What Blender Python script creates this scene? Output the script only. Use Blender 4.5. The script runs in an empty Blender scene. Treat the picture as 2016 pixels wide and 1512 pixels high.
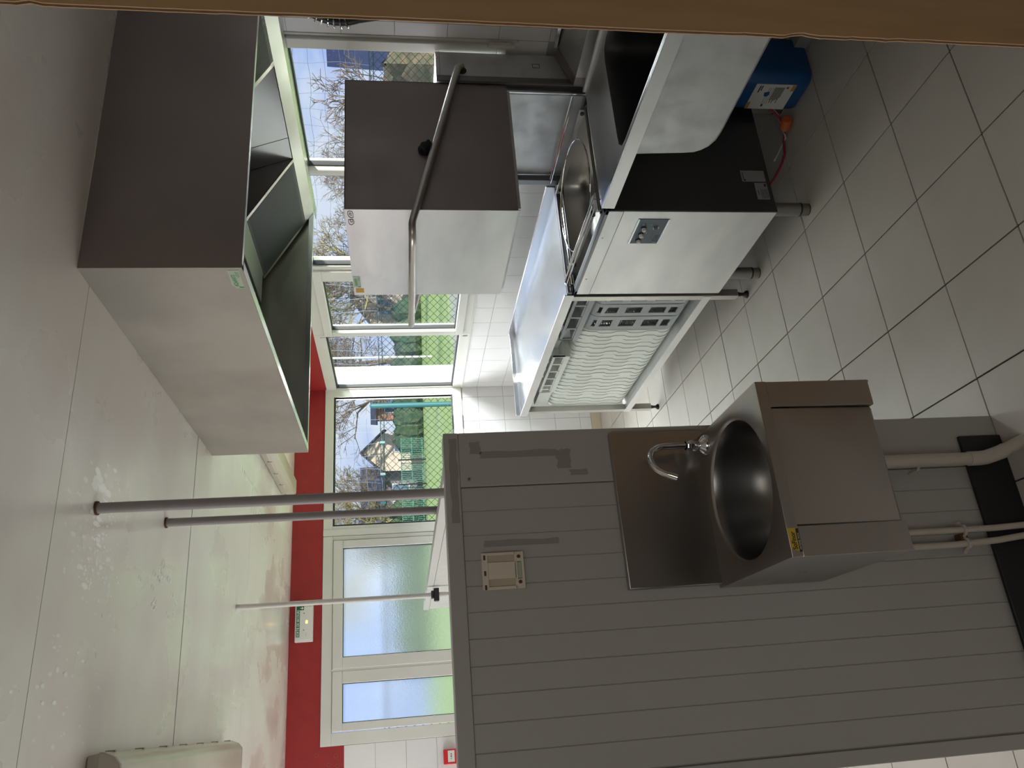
import bpy, bmesh, math, random
from mathutils import Vector, Matrix
random.seed(7)
S = bpy.context.scene
C = S.collection
# ------------------------------------------------------------------ camera (the photograph was taken with the phone on its side)
cam = bpy.data.objects.new('camera', bpy.data.cameras.new('camera')); C.objects.link(cam); S.camera = cam
cam.data.sensor_width = 36; cam.data.lens = 36*1542.28/2016; cam.data.clip_start = 0.02; cam.data.clip_end = 400
CR = ((-0.07851, -0.12247, -0.98936), (-0.91787, 0.39608, 0.02381), (0.38895, 0.90996, -0.14351))
r0, r1, r2 = [Vector(v).normalized() for v in CR]
cam.matrix_world = Matrix(((r0.x, -r1.x, -r2.x, 0), (r0.y, -r1.y, -r2.y, 0), (r0.z, -r1.z, -r2.z, 1.611), (0, 0, 0, 1)))
# ------------------------------------------------------------------ world, sun, window light, added fill, exposure
S.view_settings.view_transform = 'Standard'; S.view_settings.look = 'None'
S.view_settings.exposure = 0.2; S.view_settings.gamma = 1; S.view_settings.use_curve_mapping = False
W = bpy.data.worlds.new('world'); S.world = W; W.use_nodes = True
wn, wl = W.node_tree.nodes, W.node_tree.links
wn.clear()
wo = wn.new('ShaderNodeOutputWorld'); wb = wn.new('ShaderNodeBackground'); tc = wn.new('ShaderNodeTexCoord')
mp = wn.new('ShaderNodeMapping'); mp.inputs['Scale'].default_value = (1, 1, 2.6)
nz = wn.new('ShaderNodeTexNoise'); nz.inputs['Scale'].default_value = 4.2; nz.inputs['Detail'].default_value = 8; nz.inputs['Roughness'].default_value = 0.55
rp = wn.new('ShaderNodeValToRGB'); rp.color_ramp.elements[0].position = 0.42; rp.color_ramp.elements[1].position = 0.60
rp.color_ramp.elements[0].color = (0.42, 0.56, 0.96, 1); rp.color_ramp.elements[1].color = (0.76, 0.84, 1.0, 1)
wl.new(tc.outputs['Generated'], mp.inputs['Vector']); wl.new(mp.outputs[0], nz.inputs['Vector']); wl.new(nz.outputs['Fac'], rp.inputs[0])
wl.new(rp.outputs[0], wb.inputs['Color']); wb.inputs['Strength'].default_value = 0.84; wl.new(wb.outputs[0], wo.inputs[0])

def light(name, kind, energy, loc, d, color=(1, 1, 1), size=1, size_y=None):
    l = bpy.data.lights.new(name, kind); l.energy = energy; l.color = color
    o = bpy.data.objects.new(name, l); C.objects.link(o); o.location = loc
    o.rotation_euler = Vector(d).to_track_quat('-Z', 'Y').to_euler()
    if kind == 'AREA':
        l.shape = 'RECTANGLE' if size_y else 'SQUARE'; l.size = size
        if size_y: l.size_y = size_y
    return o
sun = light('sun', 'SUN', 4.8, (6, -8, 6), (-0.3, 0.9, -0.216), (1.0, 0.95, 0.86)); sun.data.angle = 0.009
light('stand_in_left_windows', 'AREA', 78, (-3.3, 4.0, 1.5), (1, 0, 0.0), (0.97, 0.98, 1.0), 3.2, 1.6)  # area lamp standing in for unseen windows on the left
light('fill_right_windows', 'AREA', 500, (4.1, 4.2, 3.4), (-1, 0, -0.75), (0.93, 0.97, 1.0), 3.4, 1.3)  # added area lamp outside, boosts the sky's light through the right windows
light('fill_garden_door', 'AREA', 230, (0.9, 7.3, 3.2), (0, -1, -0.62), (0.93, 0.97, 1.0), 3.0, 1.2)  # added area lamp beyond the back wall, brightens floor and steel
light('corridor_fill', 'AREA', 8, (-0.9, -0.9, 1.9), (0.5, 1, -0.35), (1.0, 0.97, 0.92), 0.9, 0.9)  # added fill behind the camera, lifts the partition and near floor
light('corridor_lamp', 'AREA', 1.2, (-0.3, -1.0, 2.3), (0.2, 0.6, -1), (1.0, 0.82, 0.62), 0.12, 0.12)
# ------------------------------------------------------------------ materials
def mat(name, base=(0.5, 0.5, 0.5), rough=0.5, metal=0.0, spec=None, noise=None, bump=None, emit=None, coat=0, alpha=None, trans=0, fac2=None, roughvar=None):
    """noise=(scale, detail, colour2, low, high, stretch)  bump=(scale, strength, stretch)"""
    m = bpy.data.materials.new(name); m.use_nodes = True
    n, l = m.node_tree.nodes, m.node_tree.links; b = n['Principled BSDF']
    b.inputs['Base Color'].default_value = (*base, 1); b.inputs['Roughness'].default_value = rough; b.inputs['Metallic'].default_value = metal
    if spec is not None: b.inputs['Specular IOR Level'].default_value = spec
    if coat: b.inputs['Coat Weight'].default_value = coat; b.inputs['Coat Roughness'].default_value = 0.1
    if emit: b.inputs['Emission Color'].default_value = (*emit[0], 1); b.inputs['Emission Strength'].default_value = emit[1]
    if trans: b.inputs['Transmission Weight'].default_value = trans
    t = n.new('ShaderNodeTexCoord')
    def noi(scale, detail, st):
        q = n.new('ShaderNodeTexNoise'); q.inputs['Scale'].default_value = scale; q.inputs['Detail'].default_value = detail
        k = n.new('ShaderNodeMapping'); k.inputs['Scale'].default_value = st
        l.new(t.outputs['Object'], k.inputs[0]); l.new(k.outputs[0], q.inputs['Vector']); return q
    if noise:
        sc, de, c2, lo, hi, st = noise
        q = noi(sc, de, st); r = n.new('ShaderNodeValToRGB'); r.color_ramp.elements[0].position = lo; r.color_ramp.elements[1].position = hi
        r.color_ramp.elements[0].color = (*base, 1); r.color_ramp.elements[1].color = (*c2, 1)
        l.new(q.outputs['Fac'], r.inputs[0]); l.new(r.outputs[0], b.inputs['Base Color'])
    if roughvar:
        sc, de, a, c, st = roughvar
        q = noi(sc, de, st); r = n.new('ShaderNodeMapRange'); r.inputs['From Min'].default_value = 0.35; r.inputs['From Max'].default_value = 0.65
        r.inputs['To Min'].default_value = a; r.inputs['To Max'].default_value = c
        l.new(q.outputs['Fac'], r.inputs[0]); l.new(r.outputs[0], b.inputs['Roughness'])
    if bump:
        sc, sr, st = bump
        q = noi(sc, 4, st); k = n.new('ShaderNodeBump'); k.inputs['Strength'].default_value = sr; k.inputs['Distance'].default_value = 0.002
        l.new(q.outputs['Fac'], k.inputs['Height']); l.new(k.outputs[0], b.inputs['Normal'])
    return m
U = (1, 1, 1)
M = {}
M['steel'] = mat('brushed steel', (0.60, 0.58, 0.55), 0.34, 1, noise=(3, 4, (0.50, 0.49, 0.47), .35, .7, (1, 1, 1)), roughvar=(3, 2, .3, .42, (1, 1, 3)))
M['steel_matt'] = mat('worn matt steel', (0.66, 0.66, 0.67), 0.5, 0.85, noise=(9, 8, (0.52, 0.53, 0.54), .45, .75, U), roughvar=(14, 6, .42, .6, U))
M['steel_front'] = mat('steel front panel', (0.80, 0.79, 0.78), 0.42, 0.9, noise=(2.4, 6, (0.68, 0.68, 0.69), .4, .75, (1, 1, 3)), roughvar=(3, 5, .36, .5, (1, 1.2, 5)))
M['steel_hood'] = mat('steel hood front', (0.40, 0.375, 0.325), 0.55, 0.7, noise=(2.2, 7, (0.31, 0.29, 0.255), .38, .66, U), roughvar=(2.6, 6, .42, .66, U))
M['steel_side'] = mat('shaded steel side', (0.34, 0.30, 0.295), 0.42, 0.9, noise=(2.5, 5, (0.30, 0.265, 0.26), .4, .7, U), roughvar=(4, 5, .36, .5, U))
M['steel_tank_shaded'] = mat('shaded sink steel', (0.07, 0.07, 0.073), 0.45, 0.8)  # dark reflections inside the sink put into the base colour
M['steel_body_shaded'] = mat('shaded body steel', (0.13, 0.13, 0.135), 0.45, 0.9, noise=(2.5, 5, (0.11, 0.11, 0.115), .4, .7, U))  # shade from the sink table put into the colour of the machine side
M['steel_leg'] = mat('grey tube steel', (0.34, 0.33, 0.32), 0.38, 1)
M['steel_dark'] = mat('dark steel', (0.22, 0.22, 0.23), 0.4, 0.9)
M['steel_bright'] = mat('polished steel top', (0.74, 0.76, 0.80), 0.20, 1, roughvar=(3, 2, .18, .27, U))
M['chrome'] = mat('chrome', (0.75, 0.75, 0.77), 0.07, 1)
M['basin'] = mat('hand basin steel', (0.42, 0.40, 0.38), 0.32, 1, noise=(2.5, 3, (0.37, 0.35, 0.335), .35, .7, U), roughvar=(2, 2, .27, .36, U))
M['basin_bowl_shaded'] = mat('shaded bowl steel', (0.24, 0.235, 0.23), 0.33, 1)  # darker copy of the basin steel, the bowl's self-shading put into the colour
M['white_pvc'] = mat('white window plastic', (0.74, 0.73, 0.68), 0.32, noise=(3, 3, (0.70, 0.69, 0.64), .4, .7, U))
M['gasket'] = mat('black rubber gasket', (0.03, 0.035, 0.04), 0.5)
M['red'] = mat('red painted wall', (0.36, 0.024, 0.024), 0.5, noise=(14, 5, (0.32, 0.022, 0.024), .4, .7, U))
M['grout'] = mat('grey tile grout', (0.42, 0.42, 0.41), 0.8)
M['grout_floor'] = mat('dark floor grout', (0.05, 0.036, 0.03), 0.9)
M['wtile'] = mat('white glazed wall tile', (0.80, 0.79, 0.79), 0.16, noise=(2, 2, (0.77, 0.76, 0.77), .4, .7, U))
M['ftile'] = mat('cream stoneware floor tile', (0.60, 0.56, 0.51), 0.42, noise=(3.5, 6, (0.54, 0.505, 0.46), .4, .7, U), roughvar=(6, 5, .34, .5, U))
M['skirt'] = mat('cream skirting tile', (0.66, 0.56, 0.42), 0.35)
M['ceiling'] = mat('glossy off-white ceiling panel', (0.76, 0.71, 0.66), 0.4, noise=(1.6, 9, (0.80, 0.79, 0.72), .44, .62, (1, 1.6, 1)), roughvar=(1.9, 9, .15, .5, (1.3, 1, 1)))
M['paint_mark'] = mat('white flaked paint', (0.98, 0.98, 0.95), 0.25)
M['wall_plain'] = mat('plain painted wall', (0.30, 0.27, 0.25), 0.7)
M['corr'] = mat('plain corridor wall', (0.16, 0.145, 0.13), 0.8)
M['grey_panel'] = mat('grey partition board', (0.42, 0.41, 0.395), 0.40, noise=(1.5, 3, (0.395, 0.385, 0.37), .4, .7, U))
M['grey_light'] = mat('light grey partition board', (0.62, 0.62, 0.58), 0.4)
M['tape'] = mat('old tape glue residue', (0.27, 0.262, 0.245), 0.7)
M['black_plinth'] = mat('black skirting', (0.012, 0.013, 0.017), 0.45)
M['pole'] = mat('grey lacquered tube', (0.30, 0.275, 0.27), 0.5)
M['pole_light'] = mat('light grey lacquered tube', (0.66, 0.63, 0.59), 0.5)
M['white_pipe'] = mat('yellowed white pipe', (0.54, 0.50, 0.44), 0.38, noise=(12, 5, (0.49, 0.45, 0.39), .5, .8, U))
M['beige'] = mat('beige plastic', (0.66, 0.60, 0.50), 0.5)
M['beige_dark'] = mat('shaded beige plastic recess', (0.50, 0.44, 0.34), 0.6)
M['black'] = mat('black plastic', (0.015, 0.015, 0.017), 0.4)
M['white'] = mat('white plastic', (0.80, 0.79, 0.75), 0.4)
M['green_sign'] = mat('green sign print', (0.015, 0.13, 0.055), 0.5)
M['white_print'] = mat('white print', (0.85, 0.88, 0.84), 0.5)
M['dark_print'] = mat('dark print', (0.03, 0.03, 0.035), 0.5)
M['grey_print'] = mat('grey print', (0.30, 0.30, 0.31), 0.5)
M['green_print'] = mat('green print', (0.05, 0.30, 0.12), 0.5)
M['label_green'] = mat('pale green label', (0.42, 0.50, 0.36), 0.45)
M['orange'] = mat('orange sticker', (0.55, 0.29, 0.03), 0.5)
M['yellow'] = mat('yellow sticker', (0.62, 0.42, 0.03), 0.45)
M['lamp_glow'] = mat('amber indicator', (0.9, 0.6, 0.2), 0.4, emit=((1.0, 0.55, 0.16), 2.2))
M['led'] = mat('red indicator print', (0.35, 0.12, 0.11), 0.5)
M['fire_red'] = mat('red call point plastic', (0.62, 0.02, 0.02), 0.35)
M['ctrl'] = mat('blue grey control foil', (0.09, 0.125, 0.17), 0.4)
M['blue_can'] = mat('blue plastic can', (0.012, 0.085, 0.27), 0.35)
M['orange_cap'] = mat('orange plastic', (0.60, 0.14, 0.03), 0.45)
M['label_white'] = mat('white paper label', (0.72, 0.72, 0.69), 0.5)
M['red_hose'] = mat('red rubber hose', (0.34, 0.012, 0.03), 0.35)
M['rack_white'] = mat('white dish rack plastic', (0.86, 0.88, 0.83), 0.42)
M['rack_grey'] = mat('grey glass rack plastic', (0.40, 0.42, 0.43), 0.45)
M['card'] = mat('brown cardboard', (0.42, 0.265, 0.13), 0.8, noise=(40, 4, (0.38, 0.235, 0.11), .4, .7, (1, 1, .15)))
M['card_edge'] = mat('torn cardboard edge', (0.10, 0.048, 0.024), 0.85)
M['fixture'] = mat('aged translucent cover', (0.60, 0.57, 0.46), 0.25, noise=(7, 6, (0.50, 0.46, 0.36), .45, .75, (1, .3, 1)))
M['fixture_base'] = mat('grey beige light body', (0.45, 0.41, 0.34), 0.5)
M['filter_frame'] = mat('filter frame steel', (0.60, 0.55, 0.5), 0.35, 1)
M['rubber'] = mat('black rubber', (0.012, 0.013, 0.02), 0.5)
M['spout_black'] = mat('black nylon', (0.02, 0.02, 0.022), 0.4)
M['grass'] = mat('mown lawn', (0.44, 0.60, 0.17), 0.9, noise=(0.35, 8, (0.50, 0.62, 0.25), .4, .7, U))
M['path'] = mat('pale gravel', (0.50, 0.54, 0.38), 0.9, noise=(2, 6, (0.45, 0.47, 0.34), .4, .7, U))
M['fence_green'] = mat('green coated wire', (0.005, 0.017, 0.014), 0.6, spec=.2)
M['panel_green'] = mat('green fence panel', (0.035, 0.17, 0.12), 0.6)
M['post_green'] = mat('turquoise green post', (0.02, 0.095, 0.105), 0.4)
M['net'] = mat('grey nylon net', (0.12, 0.15, 0.22), 0.7)
M['brick_house'] = mat('salmon brick wall', (0.50, 0.27, 0.19), 0.85, noise=(2, 5, (0.44, 0.24, 0.17), .4, .7, U))
M['render_wall'] = mat('cream rendered wall', (0.72, 0.60, 0.50), 0.85, noise=(.6, 5, (0.66, 0.55, 0.46), .4, .7, U))
M['slate'] = mat('dark slate roof', (0.075, 0.085, 0.13), 0.6, noise=(3, 5, (0.11, 0.12, 0.17), .4, .7, (1, 1, 3)))
M['roof_blue'] = mat('blue slate roof', (0.022, 0.04, 0.11), 0.7, noise=(9, 6, (0.10, 0.15, 0.28), .6, .8, U))
M['house_dark'] = mat('grey brick wall', (0.24, 0.22, 0.25), 0.85)
M['win_far'] = mat('house window glass', (0.14, 0.20, 0.28), 0.2)
M['door_blue'] = mat('white house trim', (0.75, 0.77, 0.8), 0.6)
M['hedge'] = mat('dark green hedge', (0.035, 0.09, 0.045), 0.9, noise=(4, 6, (0.12, 0.13, 0.07), .45, .7, U))
M['hedge_brown'] = mat('brown green hedge', (0.10, 0.10, 0.06), 0.9, noise=(5, 6, (0.24, 0.16, 0.11), .45, .7, U))
M['bark'] = mat('bare branch bark', (0.20, 0.155, 0.12), 0.9)
M['bark_yellow'] = mat('budding twig bark', (0.33, 0.28, 0.11), 0.9)
M['stub'] = mat('white outer wall render', (0.50, 0.50, 0.46), 0.8)
M['eave'] = mat('varnished eave boards', (0.50, 0.34, 0.16), 0.6)

def glass(name, tint=(0.96, 0.99, 0.97), gl=0.06, rough=0.0):
    m = bpy.data.materials.new(name); m.use_nodes = True; n, l = m.node_tree.nodes, m.node_tree.links; n.clear()
    o = n.new('ShaderNodeOutputMaterial'); a = n.new('ShaderNodeBsdfTransparent'); a.inputs[0].default_value = (*tint, 1)
    g = n.new('ShaderNodeBsdfGlossy'); g.inputs['Roughness'].default_value = rough
    f = n.new('ShaderNodeFresnel'); f.inputs[0].default_value = 1.45; x = n.new('ShaderNodeMixShader')
    l.new(f.outputs[0], x.inputs[0]); l.new(a.outputs[0], x.inputs[1]); l.new(g.outputs[0], x.inputs[2]); l.new(x.outputs[0], o.inputs[0]); return m
M['glass'] = glass('clear window glass')
def frosted():
    m = bpy.data.materials.new('frosted window glass'); m.use_nodes = True; n, l = m.node_tree.nodes, m.node_tree.links; n.clear()
    o = n.new('ShaderNodeOutputMaterial'); a = n.new('ShaderNodeBsdfRefraction'); a.inputs['Roughness'].default_value = 0.42; a.inputs['IOR'].default_value = 1.06
    a.inputs[0].default_value = (0.93, 0.97, 0.95, 1)
    t = n.new('ShaderNodeTexCoord'); q = n.new('ShaderNodeTexNoise'); q.inputs['Scale'].default_value = 130; q.inputs['Detail'].default_value = 2
    k = n.new('ShaderNodeBump'); k.inputs['Strength'].default_value = 0.8; k.inputs['Distance'].default_value = 0.004
    d = n.new('ShaderNodeBsdfTranslucent'); d.inputs[0].default_value = (0.80, 0.85, 0.84, 1)
    x = n.new('ShaderNodeMixShader'); x.inputs[0].default_value = 0.07
    l.new(t.outputs['Object'], q.inputs['Vector']); l.new(q.outputs['Fac'], k.inputs['Height']); l.new(k.outputs[0], a.inputs['Normal']); l.new(k.outputs[0], d.inputs['Normal'])
    l.new(a.outputs[0], x.inputs[1]); l.new(d.outputs[0], x.inputs[2]); l.new(x.outputs[0], o.inputs[0]); return m
M['frosted'] = frosted()
M['gauze'] = mat('dark filter inside', (0.04, 0.043, 0.045), 0.6, .3)
M['slat'] = mat('filter slat steel', (0.20, 0.21, 0.21), 0.5, .8)

# ------------------------------------------------------------------ mesh builder
class B:
    def __init__(s): s.v = []; s.f = []; s.sm = []
    def add(s, vs, fs, smooth=False, mx=None):
        k = len(s.v)
        s.v += [tuple((mx @ Vector(v)) if mx else v) for v in vs]; s.f += [tuple(k+i for i in f) for f in fs]; s.sm += [smooth]*len(fs); return s
    def box(s, x0, x1, y0, y1, z0, z1, mx=None):
        v = [(x0,y0,z0),(x1,y0,z0),(x1,y1,z0),(x0,y1,z0),(x0,y0,z1),(x1,y0,z1),(x1,y1,z1),(x0,y1,z1)]
        return s.add(v, [(0,3,2,1),(4,5,6,7),(0,1,5,4),(1,2,6,5),(2,3,7,6),(3,0,4,7)], False, mx)
    def tube(s, pts, r, n=12, cap=True, closed=False):
        P = [Vector(p) for p in pts]; N = len(P); R = r if isinstance(r, (list, tuple)) else [r]*N
        up = Vector((0, 0, 1)); vs = []; prev = None
        for i, p in enumerate(P):
            if closed: t = (P[(i+1) % N]-P[i-1])
            else: t = (P[min(i+1, N-1)]-P[max(i-1, 0)])
            t.normalize()
            if prev is None:
                a = t.cross(up) if abs(t.dot(up)) < .95 else t.cross(Vector((1, 0, 0)))
            else: a = prev - t*prev.dot(t)
            a.normalize(); prev = a; b = t.cross(a)
            for k in range(n):
                w = 2*math.pi*k/n; vs.append(tuple(p+(a*math.cos(w)+b*math.sin(w))*R[i]))
        fs = []
        for i in range(N if closed else N-1):
            j = (i+1) % N
            for k in range(n): fs.append((i*n+k, i*n+(k+1) % n, j*n+(k+1) % n, j*n+k))
        s.add(vs, fs, n > 4)
        if cap and not closed:
            k = len(s.v)-N*n
            s.f += [tuple(k+i for i in range(n))[::-1], tuple(k+(N-1)*n+i for i in range(n))]; s.sm += [False, False]
        return s
    def cyl(s, p0, p1, r, n=20, r2=None): return s.tube([p0, p1], [r, r if r2 is None else r2], n)
    def prism(s, poly, ax, a, b):      # poly in the two other axes (in x,y,z order), extruded on ax from a to b
        def q(u, v, w): return {'x': (w, u, v), 'y': (u, w, v), 'z': (u, v, w)}[ax]
        n = len(poly); vs = [q(u, v, a) for u, v in poly]+[q(u, v, b) for u, v in poly]
        fs = [tuple(range(n))[::-1], tuple(range(n, 2*n))]+[(i, (i+1) % n, n+(i+1) % n, n+i) for i in range(n)]
        return s.add(vs, fs)
    def lathe(s, prof, c=(0, 0, 0), n=32, mx=None):  # prof (r,z)
        vs = []; fs = []
        for r, z in prof:
            for k in range(n): w = 2*math.pi*k/n; vs.append((c[0]+r*math.cos(w), c[1]+r*math.sin(w), c[2]+z))
        for i in range(len(prof)-1):
            for k in range(n): fs.append((i*n+k, i*n+(k+1) % n, (i+1)*n+(k+1) % n, (i+1)*n+k))
        return s.add(vs, fs, True, mx)
    def quad(s, a, b, c, d): return s.add([a, b, c, d], [(0, 1, 2, 3)])
    def slab(s, a, b, c, d, t):        # quad given thickness t along its normal
        A, Bv, Cc, D = map(Vector, (a, b, c, d)); n = (Bv-A).cross(D-A).normalized()*t
        v = [A, Bv, Cc, D, A+n, Bv+n, Cc+n, D+n]
        return s.add([tuple(x) for x in v], [(0,3,2,1),(4,5,6,7),(0,1,5,4),(1,2,6,5),(2,3,7,6),(3,0,4,7)])

def mesh(name, b, m, off=(0, 0, 0)):
    me = bpy.data.meshes.new(name); me.from_pydata([(v[0]-off[0], v[1]-off[1], v[2]-off[2]) for v in b.v], [], b.f)
    me.materials.append(M[m] if isinstance(m, str) else m)
    me.polygons.foreach_set('use_smooth', b.sm)
    if any(b.sm):
        me.update(); me.set_sharp_from_angle(angle=math.radians(40))
    me.update(); return me
def wloc(p):
    v = Vector((0, 0, 0))
    while p: v += p.location; p = p.parent
    return v
def part(name, b, m, parent=None, bevel=0, label=None, kind=None, seg=2):
    off = wloc(parent) if parent else (0, 0, 0)
    o = bpy.data.objects.new(name, mesh(name, b, m, off)); C.objects.link(o); o.parent = parent
    if bevel:
        w = o.modifiers.new('bevel', 'BEVEL'); w.width = bevel; w.segments = seg; w.limit_method = 'ANGLE'; w.angle_limit = math.radians(35); w.harden_normals = False
        if seg > 1: o.data.polygons.foreach_set('use_smooth', [True]*len(o.data.polygons)); o.data.set_sharp_from_angle(angle=math.radians(50))
    if label: o['label'] = label
    if kind: o['kind'] = kind
    return o
def tag(o, label, cat, group=None, kind=None):
    o['label'] = label; o['category'] = cat
    if group: o['group'] = group
    if kind: o['kind'] = kind
    return o
def thing(name, label, cat, loc, group=None):
    o = bpy.data.objects.new(name, None); C.objects.link(o); o.location = loc; o.empty_display_size = .05; return tag(o, label, cat, group)
def solo(name, b, m, label, cat, group=None, loc=None, bevel=0, kind=None):   # a thing that is one mesh, origin at its base
    loc = loc or tuple(sum(v[i] for v in b.v)/len(b.v) for i in range(2)) + (min(v[2] for v in b.v),)
    o = bpy.data.objects.new(name, mesh(name, b, m, loc)); C.objects.link(o); o.location = loc
    if bevel: w = o.modifiers.new('bevel', 'BEVEL'); w.width = bevel; w.segments = 2; w.limit_method = 'ANGLE'
    return tag(o, label, cat, group, kind)
def text(name, s, size, org, right, up, m, parent, label=None, sx=1.0, bold=0.0, align='LEFT'):
    cu = bpy.data.curves.new(name, 'FONT'); cu.body = s; cu.size = size; cu.align_x = align; cu.offset = bold; cu.resolution_u = 3
    t = bpy.data.objects.new('tmp', cu); C.objects.link(t); bpy.context.view_layer.update()
    me = bpy.data.meshes.new_from_object(t.evaluated_get(bpy.context.evaluated_depsgraph_get())); bpy.data.objects.remove(t)
    R, Uv = Vector(right).normalized(), Vector(up).normalized(); O = Vector(org)-wloc(parent)
    for v in me.vertices: v.co = O+R*v.co.x*sx+Uv*v.co.y
    me.materials.clear(); me.materials.append(M[m])
    o = bpy.data.objects.new(name, me); C.objects.link(o); o.parent = parent
    if label: o['label'] = label
    return o
def struct(name, b, m, parent=None, **k):
    o = part(name, b, m, parent, **k)
    if parent is None: o['kind'] = 'structure'
    return o

XR, YB, ZC = 2.465, 5.80, 2.40
# ================================================================== ROOM SHELL
floor = struct('floor', B().box(-4.0, XR+.1, -1.6, YB+.1, -.12, -.004), 'grout_floor')
gx0, gy0, T = 1.981, 1.537, .303
tile_me = mesh('floor_tile', B().box(.0025, T-.0025, .0025, T-.0025, -.008, 0), 'ftile')
def clip_tile(name, me, base, x, y, lim, parent, dims):
    return None
for i in range(-9, 2):
    for j in range(-3, 15):
        x, y = gx0+i*T, gy0+j*T
        if x >= XR or y >= YB: continue
        if x+T > XR or y+T > YB:
            me = mesh('floor_tile', B().box(.0025, min(T-.0025, XR-x), .0025, min(T-.0025, YB-y), -.008, 0), 'ftile')
        else: me = tile_me
        o = bpy.data.objects.new('floor_tile', me); C.objects.link(o); o.parent = floor; o.location = (x, y, random.uniform(-.0006, .0004))
# the rest of the floor behind and left, seen only from elsewhere
ext = B().box(-4.0, gx0-9*T-.002, -1.6, YB, -.008, 0).box(gx0-9*T, XR, -1.6, gy0-3*T-.002, -.008, 0)
part('floor_tiling', ext, 'ftile', floor)

wall_right = struct('wall_right', B().box(XR, XR+.1, -1.6, 2.29, 0, ZC).box(XR, XR+.1, 2.29, YB, 0, 1.11).box(XR, XR+.1, 2.29, YB, 2.17, ZC), 'grout')
wall_back = struct('wall_back', B().box(-4, XR+.1, YB, YB+.1, 2.18, ZC).box(1.30, XR+.1, YB, YB+.1, 0, 1.115).box(-4, -.09, YB, YB+.1, 0, 2.18), 'grout')
wall_left = struct('wall_left', B().box(-4.1, -4, -1.6, YB+.1, 0, ZC), 'wall_plain')
wall_near = struct('wall_near', B().box(-4.1, XR+.1, -1.7, -1.6, 0, ZC), 'corr')
# inner lining of the near zone: a dim corridor behind the photographer
struct('wall_corridor', B().box(-1.3, -1.22, -1.6, 1.2, 0, ZC), 'corr')
# wall tiles, 200 mm, each its own piece
Wt = .2033
wt_me = {}
def wtile(parent, kind, u0, u1, z0, z1):
    key = (kind, round(u1-u0, 4), round(z1-z0, 4))
    if key not in wt_me:
        g = .0011
        b = B().box(-.004, 0, g, u1-u0-g, g, z1-z0-g) if kind == 'R' else B().box(g, u1-u0-g, -.004, 0, g, z1-z0-g)
        wt_me[key] = mesh('wall_tile', b, 'wtile')
    o = bpy.data.objects.new('wall_tile', wt_me[key]); C.objects.link(o); o.parent = parent
    o.location = (XR, u0, z0) if kind == 'R' else (u0, YB, z0)
zl = [.983-k*Wt for k in range(5)][::-1]          # .17 .373 .577 .78 .983
rows = [(0, zl[0])]+[(zl[i], zl[i+1]) for i in range(4)]+[(.983, 1.108)]
for k in range(14):
    y1 = 5.705-k*Wt; y0 = y1-Wt
    for a, b_ in rows: wtile(wall_right, 'R', y0, y1, a, b_)
for a, b_ in rows: wtile(wall_right, 'R', 5.705, YB, a, b_)
rows2 = [(.373, .577), (.577, .78), (.78, .983), (.983, 1.187), (1.187, 1.39), (1.39, 1.593), (1.593, 1.797), (1.797, 2.0), (2.0, 2.2), (2.2, 2.4)]
for k in range(6):
    y1 = 2.222-k*Wt; y0 = y1-Wt
    for a, b_ in rows2[2:]: wtile(wall_right, 'R', y0, y1, a, b_)
for a, b_ in rows2[2:]: wtile(wall_right, 'R', 2.222, 2.288, a, b_)
wtile(wall_right, 'R', 2.288, 2.49, .983, 1.107)
for k in range(9):
    x1 = 2.372-k*Wt; x0 = x1-Wt
    if x0 < 1.3-Wt: break
    for a, b_ in [(.077, zl[0])]+rows[1:]: wtile(wall_back, 'Bk', max(x0, 1.302), x1, a, b_)
for a, b_ in [(.077, zl[0])]+rows[1:]: wtile(wall_back, 'Bk', 2.372, XR-.004, a, b_)
for k in range(6):
    x1 = -.092-k*Wt; x0 = x1-Wt
    for z1 in (2.0236, 1.8203, 1.617, 1.4137, 1.2104, 1.0071, .8038, .6005, .3972): wtile(wall_back, 'Bk', x0, x1, z1-Wt, z1)
    wtile(wall_back, 'Bk', x0, x1, 0, .1939)
# red painted bands
part('red_band', B().box(XR-.003, XR, 3.3, YB, 2.17, ZC-.001), 'red', wall_right)
part('red_band', B().box(-4, XR, YB-.003, YB, 2.18, ZC-.001).box(-4, -.092, YB-.003, YB, 2.0236, 2.18), 'red', wall_back)
for (x, z) in ((-.137, 2.20), (-.21, 2.065), (-.15, 2.075), (-.20, 2.12)):
    pts = [(x+.011*math.cos(a), YB-.004, z+.013*math.sin(a)) for a in [k*math.pi/8 for k in range(16)]]
    part('glue_ring', B().tube(pts, .0012, 6, closed=True), 'led', wall_back, label='faint round glue mark on the red paint')
bb = struct('baseboard_back', B().box(.7, XR-.004, YB-.010, YB, 0, .076), 'skirt', bevel=.002)
# ceiling: big glossy panels with fine dark joints
ceil = struct('ceiling', B().box(-4.1, XR+.1, -1.7, YB+.1, ZC+.012, ZC+.12), 'black_plinth')
for (a, b_) in ((-1.6, -.47), (-.466, .70), (.703, 1.885), (1.888, 3.054), (3.063, 4.225), (4.227, YB)):
    for (c, d) in ((-4, -1.25), (-1.247, 1.25), (1.2515, XR)):
        part('ceiling_panel', B().box(c, d, a, b_, ZC, ZC+.012), 'ceiling', ceil)
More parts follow.
